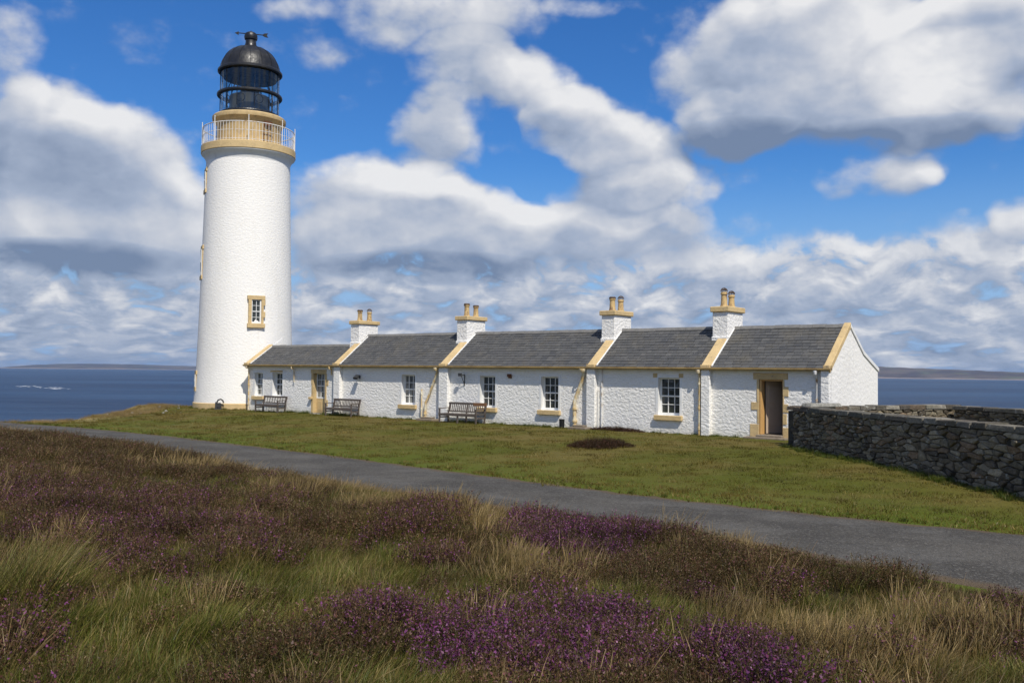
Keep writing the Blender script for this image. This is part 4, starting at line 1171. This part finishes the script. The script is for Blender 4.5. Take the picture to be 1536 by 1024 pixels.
# ------------------------------------------------------------------ benches
def bench(label, s, t, L, h=.80, seat=.40, depth=.50, slats=17, board=False, mid=False):
    p = at(s, t)
    g = float(ground_z([p.x], [p.y])[0])
    root = thing('bench', label, 'bench', (p.x, p.y, g), BZ, 'weathered benches along the cottage wall')
    hl = L / 2
    mb = MB()
    for k in range(5):
        y = -depth + .03 + (depth - .06) * k / 4
        mb.box(-hl, hl, y - .045, y + .045, seat - .03 + random.uniform(-.003, .003), seat)
    mb.box(-hl + .02, hl - .02, -depth - .012, -depth + .03, seat - .10, seat - .032)
    mb.build('seat', M['bench_wood'], root, bevel=.006)
    mb = MB()
    yb = lambda z: .02 + (z - seat) * .22
    mb.bar((-hl, yb(h), h), (hl, yb(h), h), .05, .09); mb.bar((-hl, yb(seat + .08), seat + .08), (hl, yb(seat + .08), seat + .08), .04, .06)
    for k in range(slats):
        x = -hl + .12 + (L - .24) * k / (slats - 1)
        mb.bar((x, yb(seat + .08), seat + .08), (x, yb(h), h), .045, .018, (0, 1, 0))
    bk = mb.build('backrest', M['bench_wood'], root, bevel=.005)
    if board:
        mb = MB(); mb.bar((hl * .32, yb(h) - .035, h - .02), (hl + .01, yb(h) - .035, h - .02), .02, .15); mb.build('board', M['fresh_wood'], bk, bevel=.004)
    xs_ = [-hl + .05, hl - .05] + ([0.0] if mid else [])
    for x in xs_:
        mb = MB(); mb.bar((x, -depth + .03, -.15), (x, -depth + .03, seat - .03 + (.22 if abs(x) > .1 else 0)), .065, .065, (0, 1, 0)); mb.build('leg', M['bench_wood'], root, bevel=.006)
        mb = MB(); mb.bar((x, .0, -.15), (x, .02, seat), .065, .065, (0, 1, 0)); mb.bar((x, .02, seat), (x, yb(h) + .01, h - .02), .06, .06, (0, 1, 0)); mb.build('leg', M['bench_wood'], root, bevel=.006)
        if abs(x) > .1:
            mb = MB(); mb.bar((x, -depth - .03, seat + .21), (x, .06, seat + .23), .08, .035); mb.build('armrest', M['bench_wood'], root, bevel=.008)
            mb = MB(); mb.bar((x, -depth + .03, seat - .17), (x, .0, seat - .17), .045, .06); mb.build('stretcher', M['bench_wood'], root, bevel=.004)
    return root
bench('dark weathered bench nearest the lighthouse, under the pair of windows of the low cottage', -29.55, -.30, 1.95, slats=9)
bench('dark grey slatted bench just right of the ochre half-glazed door', -23.95, -.30, 1.95)
bench('longest slatted bench, with a newer brown board at one end of its backrest', -16.0, -.42, 2.2, .84, .41, .60, 19, True, True)

# small things about the walls
p = at(-10.95, -.28)
mb = MB(); mb.lathe([(0, 0), (.09, 0), (.105, .04), (.11, .33), (.12, .35), (.12, .38), (.10, .38), (.095, .34), (0, .33)], 20)
o = smooth_by_angle(mb.build('bucket', M['matt_black'], None, (p.x, p.y, float(ground_z([p.x], [p.y])[0]) - .02)))
tag(o, 'small black bucket at the foot of a peeling downpipe', 'bucket')
for s, wd, lab in ((-18.3, 1.0, 'flat stone slab under the peeling downpipe beside the longest bench'), (-9.95, .85, 'flat stone slab beside the black bucket under a bent downpipe')):
    p = at(s, -.40); mb = MB(); mb.box(-wd / 2, wd / 2, -.28, .22, -.1, .09); mb.box(-wd / 2 + .05, wd / 2 - .25, -.05, .21, .092, .16)
    o = mb.build('stone_slab', M['paving'], None, (p.x, p.y, float(ground_z([p.x], [p.y])[0])), bevel=.02); o.rotation_euler = (0, 0, BZ)
    tag(o, lab, 'slab')
g_ = float(ground_z([-16.2], [52.3])[0])
ct = thing('hand_winch', 'small dark iron contraption with a curved bar at the foot of the white tower', 'winch', (-16.2, 52.25, g_), .2)
mb = MB(); mb.box(-.16, -.04, -.12, .12, -.05, .42); mb.box(-.2, .2, -.14, .14, -.05, .06); mb.box(.10, .16, -.1, .1, .02, .3)
mb.build('frame', M['dark_metal'], ct, bevel=.015)
mb = MB(); mb.tube([(-.08, 0, .36), (-.02, 0, .52), (.12, 0, .58), (.24, 0, .50), (.28, 0, .36)], .04, 8); mb.build('handle', M['dark_metal'], ct, smooth=True)
mb = MB()
prof = [(0, -.09), (.14, -.09), (.14, -.06), (.07, -.05), (.07, .05), (.14, .06), (.14, .09), (0, .09)]
mb.lathe(prof, 18); xf(mb, Matrix.Translation((.05, 0, .24)) @ Matrix.Rotation(PI / 2, 4, 'X')); smooth_by_angle(mb.build('drum', M['dark_metal'], ct))
r0 = None
for k, (x, y) in enumerate([(-20.6, 55.4), (-20.0, 56.8), (-21.3, 54.2), (-19.3, 57.3), (-20.2, 51.5), (-19.0, 54.0), (-21.0, 52.4), (-18.4, 50.0), (-17.2, 49.2), (-21.6, 50.6), (-20.4, 58.4), (-19.2, 52.6)]):
    if r0 is None:
        bm = bmesh.new(); bmesh.ops.create_icosphere(bm, subdivisions=2, radius=.09)
        for v in bm.verts: v.co = Vector((v.co.x * 1.3, v.co.y, v.co.z * .8)) * random.uniform(.82, 1.15)
        mm = bpy.data.meshes.new('pale_stone'); bm.to_mesh(mm); bm.free(); mm.materials.append(M['pale_rock'])
        r0 = bpy.data.objects.new('pale_stone', mm); COL.objects.link(r0); o = r0
    else:
        o = r0.copy(); COL.objects.link(o)
    sc = random.uniform(.35, .95)
    o.location = (x, y, float(ground_z([x], [y])[0]) + .05 * sc); o.scale = (sc, sc, sc); o.rotation_euler = (0, 0, random.uniform(0, 6))
    tag(o, 'small pale stone lying on the grass near the cliff edge left of the tower', 'stone', 'pale stones on the grass by the cliff')
# ------------------------------------------------------------------ vegetation
def mesh_np(name, V, F, C, mt):
    """V (n,3); F list of index arrays (m,3)/(m,4); C (n,3)"""
    me = bpy.data.meshes.new(name)
    me.from_pydata(V.tolist(), [], [tuple(q) for f in F for q in f.tolist()])
    at_ = me.color_attributes.new('tint', 'FLOAT_COLOR', 'POINT')
    at_.data.foreach_set('color', np.c_[C, np.ones(len(C))].astype(np.float32).ravel())
    me.materials.append(mt)
    return me
def blades(n, rad, l0, l1, wid, lean, cols, seed, spread=.35, heads=0.0, headcol=None, segs=3, droop=.25):
    r = np.random.default_rng(seed)
    a = r.uniform(0, 2 * PI, n); q = rad * np.sqrt(r.uniform(0, 1, n))
    base = np.stack([q * np.cos(a), q * np.sin(a), np.full(n, -.03)], -1)
    ln = r.uniform(l0, l1, n)
    ta = r.uniform(0, 2 * PI, n); tm = np.abs(r.normal(0, spread, n))
    tilt = np.stack([np.cos(ta) * tm + np.cos(a) * q / rad * .25 + lean[0], np.sin(ta) * tm + np.sin(a) * q / rad * .25 + lean[1]], -1)
    side = r.uniform(0, 2 * PI, n); sd = np.stack([np.cos(side), np.sin(side), np.zeros(n)], -1)
    cc = np.array(cols)[r.integers(0, len(cols), n)] * r.uniform(.75, 1.3, (n, 1))
    V = []; F3 = []; F4 = []; C = []
    k = segs
    for s in range(k + 1):
        f = s / k
        up = ln * f * (1 - droop * f * np.minimum(1.2, tm))
        p = base + np.stack([tilt[:, 0] * ln * f ** 1.5, tilt[:, 1] * ln * f ** 1.5, up], -1)
        wd = wid * (1 - f ** 1.6 * .92)
        if heads: wd = wid * (.7 if f < .7 else 1.7) * (1 if s < k else .3)
        V += [p - sd * wd / 2, p + sd * wd / 2]
        c = cc if not (heads and f > .6) else np.where(r.uniform(0, 1, (n, 1)) < heads, np.array(headcol) * r.uniform(.7, 1.2, (n, 1)), cc)
        C += [c, c]
    V = np.concatenate(V); C = np.concatenate(C); i = np.arange(n)
    for s in range(k):
        F4.append(np.stack([i + 2 * s * n, i + (2 * s + 1) * n, i + (2 * s + 3) * n, i + (2 * s + 2) * n], -1))
    return V, F4, C
def sprigs(n, rad, h0, h1, leaf, cols, flower, ffrac, seed, per=11, dome=.5, lean=.12):
    """heather: wiry stems clothed in tiny leaves, bells on the upper part"""
    r = np.random.default_rng(seed)
    a = r.uniform(0, 2 * PI, n); q = rad * np.sqrt(r.uniform(0, 1, n))
    base = np.stack([q * np.cos(a), q * np.sin(a)], -1)
    h = r.uniform(h0, h1, n) * (1 - dome * (q / rad) ** 2)
    out = np.stack([np.cos(a), np.sin(a)], -1) * (q / rad)[:, None] * .5 + r.normal(0, .22, (n, 2)) + np.array([lean, 0])
    V = []; C = []; F = []
    cs = np.array(cols); fl = np.array(flower)
    stemc = cs[r.integers(0, len(cs), n)]
    isf = r.uniform(0, 1, n) < ffrac
    nv = 0
    # stems
    t0 = np.c_[base, np.full(n, -.03)]; t1 = np.c_[base + out * h[:, None], h]
    sd = np.c_[np.cos(a * 7), np.sin(a * 7), np.zeros(n)] * .0022
    V += [t0 - sd, t0 + sd, t1 + sd * .6, t1 - sd * .6]; C += [stemc * .8] * 4
    i = np.arange(n); F.append(np.stack([i, i + n, i + 2 * n, i + 3 * n], -1)); nv = 4 * n
    for k in range(per):
        f = .22 + .78 * (k + r.uniform(0, 1, n)) / per
        p = t0 + (t1 - t0) * f[:, None] + r.normal(0, .008, (n, 3)) * np.array([1, 1, .6])
        d1 = r.normal(0, 1, (n, 3)); d1 /= np.linalg.norm(d1, axis=1)[:, None]; d1[:, 2] = np.abs(d1[:, 2]) * .7 + .2
        d2 = np.cross(d1, r.normal(0, 1, (n, 3))); d2 /= np.linalg.norm(d2, axis=1)[:, None]
        ll = leaf * r.uniform(.6, 1.5, (n, 1))
        fm = (isf & (f > .55) & (r.uniform(0, 1, n) < .85))[:, None]
        c = np.where(fm, fl[r.integers(0, len(fl), n)] * r.uniform(.65, 1.35, (n, 1)), cs[r.integers(0, len(cs), n)] * r.uniform(.65, 1.35, (n, 1)))
        wl = np.where(fm, .42, .20)
        V += [p - d2 * ll * wl, p + d1 * ll, p + d2 * ll * wl, p - d1 * ll * .4]; C += [c] * 4
        F.append(nv + np.stack([i, i + n, i + 2 * n, i + 3 * n], -1)); nv += 4 * n
    return np.concatenate(V), F, np.concatenate(C)

BR = [(.085, .052, .031), (.062, .046, .024), (.105, .064, .040), (.080, .074, .028), (.048, .038, .019), (.095, .086, .036), (.19, .145, .10)]
MV = [(.078, .044, .032), (.058, .042, .022), (.070, .066, .025), (.15, .11, .075)]
FLP = [(.145, .045, .19), (.18, .06, .225), (.115, .033, .155), (.20, .105, .235), (.155, .038, .145)]
FLM = [(.115, .050, .075), (.095, .042, .044), (.14, .080, .088), (.12, .074, .050), (.085, .040, .034)]
GR = [(.105, .140, .024), (.085, .118, .019), (.14, .158, .036), (.19, .175, .065), (.070, .095, .020), (.27, .23, .11)]
OL = [(.125, .112, .034), (.16, .128, .052), (.090, .085, .024), (.21, .165, .078), (.29, .23, .125), (.105, .120, .028)]
ST = [(.29, .22, .115), (.24, .175, .085), (.36, .29, .165), (.19, .13, .056), (.14, .12, .042)]
protos = {}
def proto(kind, me):
    o = bpy.data.objects.new(kind + '_sprig', me)
    protos.setdefault(kind, []).append(o)
for k in range(4):
    proto('heather', mesh_np('heather', *sprigs(120, .24, .15, .30, .0150, BR, FLM, .14, 10 + k, per=12), M['heather']))
    proto('mauve', mesh_np('mauve', *sprigs(125, .24, .17, .33, .0145, MV, FLM + FLP[:2], .44, 20 + k, per=12), M['heather']))
    proto('flower', mesh_np('flower', *sprigs(140, .23, .18, .33, .0140, MV, FLP, .52, 30 + k, per=13), M['heather']))
    proto('green', mesh_np('green', *blades(120, .18, .08, .25, .0064, (.40, .08), GR, 40 + k, .5), M['grass']))
    proto('olive', mesh_np('olive', *blades(125, .20, .05, .18, .0060, (.35, .05), OL, 50 + k, .5), M['grass']))
    proto('straw', mesh_np('straw', *blades(64, .20, .15, .42, .0032, (.20, .05), ST, 60 + k, .26, .8, (.30, .235, .14), 4, .2), M['grass']))
    proto('wisp', mesh_np('wisp', *blades(11, .22, .24, .48, .0028, (.28, .05), ST[:3], 65 + k, .25, .9, (.30, .22, .15), 4, .2), M['grass']))
    proto('tussock', mesh_np('tussock', *blades(170, .16, .28, .60, .006, (.62, .12), GR + OL + [(.22, .19, .08)], 70 + k, .28, 0, None, 4, .3), M['grass']))
    proto('turf', mesh_np('turf', *blades(100, .30, .025, .065, .011, (.25, .05), [(.08, .085, .015), (.11, .095, .025), (.06, .08, .012), (.15, .125, .05), (.09, .08, .02), (.10, .09, .022), (.5, .45, .28)], 80 + k, .5, 0, None, 2), M['turf']))
    proto('weed', mesh_np('weed', *blades(70, .16, .08, .26, .014, (.1, .0), [(.05, .09, .014), (.075, .11, .02), (.12, .12, .03)], 90 + k, .45, 0, None, 2), M['grass']))

def scatter(name, label, cat, kinds, P, S, kidx, tilt=.10, lean_fixed=True):
    """one 'stuff' object: points carrying rotation, scale and kind, sprigs instanced on them"""
    n = len(P)
    obs = [o for k in kinds for o in protos[k]]
    per = [len(protos[k]) for k in kinds]; off = np.r_[0, np.cumsum(per)]
    col = bpy.data.collections.new(name + '_sprigs')
    for i, o in enumerate(obs):
        o.name = '%s_%03d' % (name, i); col.objects.link(o)
    ids = np.array([off[k] + rng.integers(0, per[k]) for k in kidx], np.int32)
    me = bpy.data.meshes.new(name)
    me.vertices.add(n); me.vertices.foreach_set('co', np.asarray(P, np.float32).ravel())
    yaw = rng.normal(0, .85, n) if lean_fixed else rng.uniform(0, 2 * PI, n)
    rot = np.stack([rng.normal(0, tilt, n), rng.normal(0, tilt, n), yaw], -1)
    for an, ty, key, val in (('rot', 'FLOAT_VECTOR', 'vector', rot), ('siz', 'FLOAT_VECTOR', 'vector', S), ('pick', 'INT', 'value', ids)):
        a = me.attributes.new(an, ty, 'POINT')
        a.data.foreach_set(key, np.asarray(val, np.int32 if ty == 'INT' else np.float32).ravel())
    ob = bpy.data.objects.new(name, me); COL.objects.link(ob)
    tree = bpy.data.node_groups.new(name + '_scatter', 'GeometryNodeTree')
    tree.interface.new_socket('Geometry', in_out='INPUT', socket_type='NodeSocketGeometry')
    tree.interface.new_socket('Geometry', in_out='OUTPUT', socket_type='NodeSocketGeometry')
    N = tree.nodes.new; Lk = tree.links.new
    gi, go = N('NodeGroupInput'), N('NodeGroupOutput')
    ci = N('GeometryNodeCollectionInfo'); ci.inputs['Collection'].default_value = col
    ci.inputs['Separate Children'].default_value = True; ci.inputs['Reset Children'].default_value = True
    ip = N('GeometryNodeInstanceOnPoints'); ip.inputs['Pick Instance'].default_value = True
    def na(an, ty):
        q = N('GeometryNodeInputNamedAttribute'); q.data_type = ty; q.inputs['Name'].default_value = an
        return next(s for s in q.outputs if s.enabled and s.name == 'Attribute')
    Lk(gi.outputs[0], ip.inputs['Points']); Lk(ci.outputs[0], ip.inputs['Instance'])
    Lk(na('pick', 'INT'), ip.inputs['Instance Index']); Lk(na('rot', 'FLOAT_VECTOR'), ip.inputs['Rotation']); Lk(na('siz', 'FLOAT_VECTOR'), ip.inputs['Scale'])
    Lk(ip.outputs[0], go.inputs[0])
    md = ob.modifiers.new('scatter', 'NODES'); md.node_group = tree
    tag(ob, label, cat, None, 'stuff')
    return ob

# --- the moor
def wedge(bands):
    out = []
    for r0_, r1_, dens_ in bands:
        n = int(dens_ * (r1_ - r0_) * (.66 * (r0_ + r1_) + 5))
        y = rng.uniform(r0_, r1_, n); x = rng.uniform(-1, 1, n) * (.66 * r1_ + 2.5)
        m = np.abs(x) < .66 * y + 2.5
        out.append(np.stack([x[m], y[m]], -1))
    return np.concatenate(out)
XY = wedge([(2.5, 9, 66), (9, 14, 44), (14, 22, 20), (22, 32, 12), (32, 48, 8)])
X, Y = XY.T
dn = -sdist(X, Y, NEAR)
XY = XY[dn > .02]; X, Y = XY.T; dn = dn[dn > .02]
nz1, nz2 = lumps(X, Y, 2.6, 2, 7), lumps(X, Y, 1.1, 9, 8)
far = sst(14, 26, Y)
wts = np.stack([
    .05 + .75 * sst(-.1, .9, nz1) + .95 * patch(X, Y, BROWN) + .28 * far,                # heather
    -.05 + .55 * sst(.1, .9, nz2) + .80 * patch(X, Y, MAUVE) - .10 * far,               # mauve
    .00 + 2.2 * patch(X, Y, FLOWER) - .12 + .12 * patch(X, Y, MAUVE),                                # flower
    .30 - .28 * nz1 + 1.9 * patch(X, Y, GREEN),                           # green
    .80 - .25 * nz1 + .25 * nz2 + .35 * patch(X, Y, MAUVE) + .25 * patch(X, Y, BROWN) + .8 * patch(X, Y, GREEN) + .4 * patch(X, Y, STRAW),   # olive
    .10 + .18 * nz2 + 1.25 * patch(X, Y, STRAW),                          # straw
    .10 + .10 * patch(X, Y, STRAW) + .14 * np.exp(-((dn - .9) / .9) ** 2),   # wisp
    3.5 * patch(X, Y, TUSSOCK),                                           # tussock
], 1)
wts = np.maximum(wts, 0) ** 1.5
wts /= wts.sum(1)[:, None]
pick = (wts.cumsum(1) < rng.uniform(0, 1, (len(X), 1))).sum(1)
pick = np.minimum(pick, 7)
kinds = ['heather', 'mauve', 'flower', 'green', 'olive', 'straw', 'wisp', 'tussock']
Z = ground_z(X, Y)
base_s = np.array([1.0, 1.0, 1.0, .95, 1.0, .95, 1.0, 1.0])[pick]
edge = .42 + .58 * sst(.0, 1.3, dn)
S = base_s * rng.uniform(.72, 1.2, len(X)) * edge * (1 + .25 * sst(12, 25, Y))
SS = np.stack([S * (1 + .2 * sst(12, 25, Y)), S * (1 + .2 * sst(12, 25, Y)), S * (1 - .18 * sst(12, 24, Y))], -1)
P = np.stack([X, Y, Z], -1)
def sub(name, label, cat, ks):
    m = np.isin(pick, ks)
    remap = np.zeros(8, int); remap[ks] = np.arange(len(ks))
    scatter(name, label, cat, [kinds[k] for k in ks], P[m], SS[m], remap[pick[m]])
sub('heather', 'brown and purple flowering heather cushions covering the moor in front of the road', 'heather', [0, 1, 2])
sub('moor_grass', 'wind-bent green and olive grass growing between the heather', 'grass', [3, 4, 7])
sub('dry_grass', 'pale straw-coloured dry grass with seed heads among the heather', 'dry grass', [5, 6])

# --- the lawn, the weeds along the walls, the dry fringe at the cliff
n = 17000
y = rng.uniform(12, 64, n); x = rng.uniform(-1, 1, n) * (.62 * y + 2)
du = sdist(x, y, UPPER); dc = -sdist(x, y, CLIFF)
bt = (x - 10.859) * .617 + (y - 32.083) * .787; bs = (x - 10.859) * .787 - (y - 32.083) * .617
inh = (bt > -.08) & (bs > -32.4) & (bs < .1) & (bt < 5.2)
# inside the stone yard
ux, uy = .155, -.988
dw = (x - 8.75) * uy - (y - 29.3) * ux      # distance behind the wall's face (negative: inside)
keep = (du > -.03) & (dc > .1) & ~inh & ~((np.hypot(x - TX, y - TY) < 2.85)) & (dw > .0) & ~((np.abs(x - 8.9) < .35) & (np.abs(y - 29.3) < .4))
keep &= rng.uniform(0, 1, n) < np.where(y < 24, 1, .75)
x, y, du, dc = x[keep], y[keep], du[keep], dc[keep]
s = rng.uniform(.6, 1.25, len(x)) * (1 + .5 * np.exp(-(du / .5) ** 2)) * (1 + .012 * (y - 20)) * (1 + .35 * np.maximum(0, lumps(x, y, 2.2, 5, 8)))
scatter('lawn_grass', 'short olive and brown grass of the bank between road and cottages', 'grass', ['turf'], np.stack([x, y, ground_z(x, y)], -1), np.stack([s * 1.15, s * 1.15, s], -1), np.zeros(len(x), int), .08, False)
pts = []; sc = []
for s0, s1, dens_, hh in ((-31.8, -28.6, 4, .5), (-28.6, -27.0, 14, .8), (-25.7, -23.2, 12, .75), (-23, -18.9, 7, .45), (-17.2, -11.2, 9, .6), (-9.2, -5, 6, .45), (-4.4, -2.9, 9, .55), (-1.4, -.1, 7, .6)):
    for k in range(int((s1 - s0) * dens_)):
        q = at(random.uniform(s0, s1), random.uniform(-.35, -.06)); pts.append((q.x, q.y)); sc.append(hh * random.uniform(.5, 1.3))
for k in range(240):
    f = random.random(); q = random.uniform(.06, .45)
    pts.append((8.75 + 2.65 * f - .988 * q, 29.3 - 16.9 * f - .155 * q)); sc.append(random.uniform(.35, .8))
for k in range(520):      # grass creeping in over both road edges
    L_ = UPPER if k % 2 else NEAR
    ln = ua if k % 2 else na
    q = ln[random.randrange(len(ln))]
    if not (8 < q[1] < 46 and abs(q[0]) < .62 * q[1] + 2): continue
    pts.append((q[0] + random.uniform(-.10, .10), q[1] + random.uniform(-.10, .10))); sc.append(random.uniform(.18, .5))
for k in range(60):
    a_ = random.uniform(3.4, 6.0); pts.append((TX + 2.95 * math.cos(a_), TY + 2.95 * math.sin(a_))); sc.append(random.uniform(.3, .7))
pts = np.array(pts); sc = np.array(sc)
scatter('weeds', 'green weeds and longer grass along the foot of the walls', 'weeds', ['weed'], np.c_[pts, ground_z(pts[:, 0], pts[:, 1])], np.stack([sc] * 3, -1), np.zeros(len(pts), int), .1, False)
for k in range(4): protos['wisp'][k] = bpy.data.objects.new('wisp', protos['wisp'][k].data)
for k in range(4): protos['straw'][k] = bpy.data.objects.new('straw', protos['straw'][k].data)
CL = resample(CLIFF[2:9], 900)
n = 1500
i = rng.integers(0, 900, n); q = rng.uniform(.1, 2.6, n) ** 1.0
c = CL[i]; tng = np.gradient(CL, axis=0)[i]; tng /= np.linalg.norm(tng, axis=1)[:, None]
pp = c + np.stack([tng[:, 1], -tng[:, 0]], -1) * q[:, None]
m = (np.hypot(pp[:, 0] - TX, pp[:, 1] - TY) > 3) & (sdist(pp[:, 0], pp[:, 1], UPPER) > .3)
pp = pp[m]; s = rng.uniform(.3, .7, len(pp))
scatter('cliff_grass', 'pale dry grass fringing the cliff edge left of the tower', 'dry grass', ['straw', 'wisp'], np.c_[pp, ground_z(pp[:, 0], pp[:, 1])], np.stack([s * 1.2, s * 1.2, s * .8], -1), (rng.uniform(0, 1, len(pp)) < .3).astype(int))

# --- two lone heather bushes
def bush(name, label, x, y, rx, ry, h, n, rz, cols, seed):
    r = np.random.default_rng(seed); V = []; C = []; F = []; nv = 0
    for k in range(n):
        a = r.uniform(0, 2 * PI); q = math.sqrt(r.uniform(0, 1))
        px, py = rx * q * math.cos(a), ry * q * math.sin(a)
        hh = h * (1 - q ** 2.2 * .8) * r.uniform(.8, 1.15)
        v, f, c_ = sprigs(26, .13, hh * .6, hh, .020, cols, FLM[1:2], .08, int(r.integers(1e6)), 8, .3)
        v = v + np.array([px, py, 0]); V.append(v); C.append(c_); F += [ff + nv for ff in f]; nv += len(v)
    me = mesh_np(name, np.concatenate(V), F, np.concatenate(C), M['heather'])
    o = bpy.data.objects.new(name, me); COL.objects.link(o)
    o.location = (x, y, float(ground_z([x], [y])[0])); o.rotation_euler = (0, 0, rz)
    tag(o, label, 'bush')
bush('heather_bush', 'dark brown heather mound standing alone on the lawn', 2.85, 29.75, 1.0, .75, .36, 130, 0, [(.045, .026, .016), (.034, .024, .012), (.062, .036, .022)], 5)
q = at(-8.35, -.28)
bush('heather_bush', 'low dark reddish heather strip against the white wall right of the bucket', q.x, q.y, 1.25, .20, .22, 70, BZ, [(.055, .026, .020), (.038, .026, .014), (.080, .038, .028)], 6)

# ------------------------------------------------------------------ the air
mb = MB(); mb.box(-17500, 17500, -17500, 17500, -33.0, 75.0)
hz = bpy.data.materials.new('sea_air'); hz.use_nodes = True
hz.node_tree.nodes.clear()
t = T(hz.node_tree); out = t.n('ShaderNodeOutputMaterial'); pv = t.n('ShaderNodeVolumePrincipled')
pv.inputs['Color'].default_value = (.47, .68, 1.0, 1); pv.inputs['Density'].default_value = 5.2e-5; pv.inputs['Anisotropy'].default_value = .2
t.link(pv.outputs[0], out.inputs['Volume'])
haze = mb.build('haze', hz)
tag(haze, 'thin blue sea air lying over water and land', 'haze', None, 'stuff')
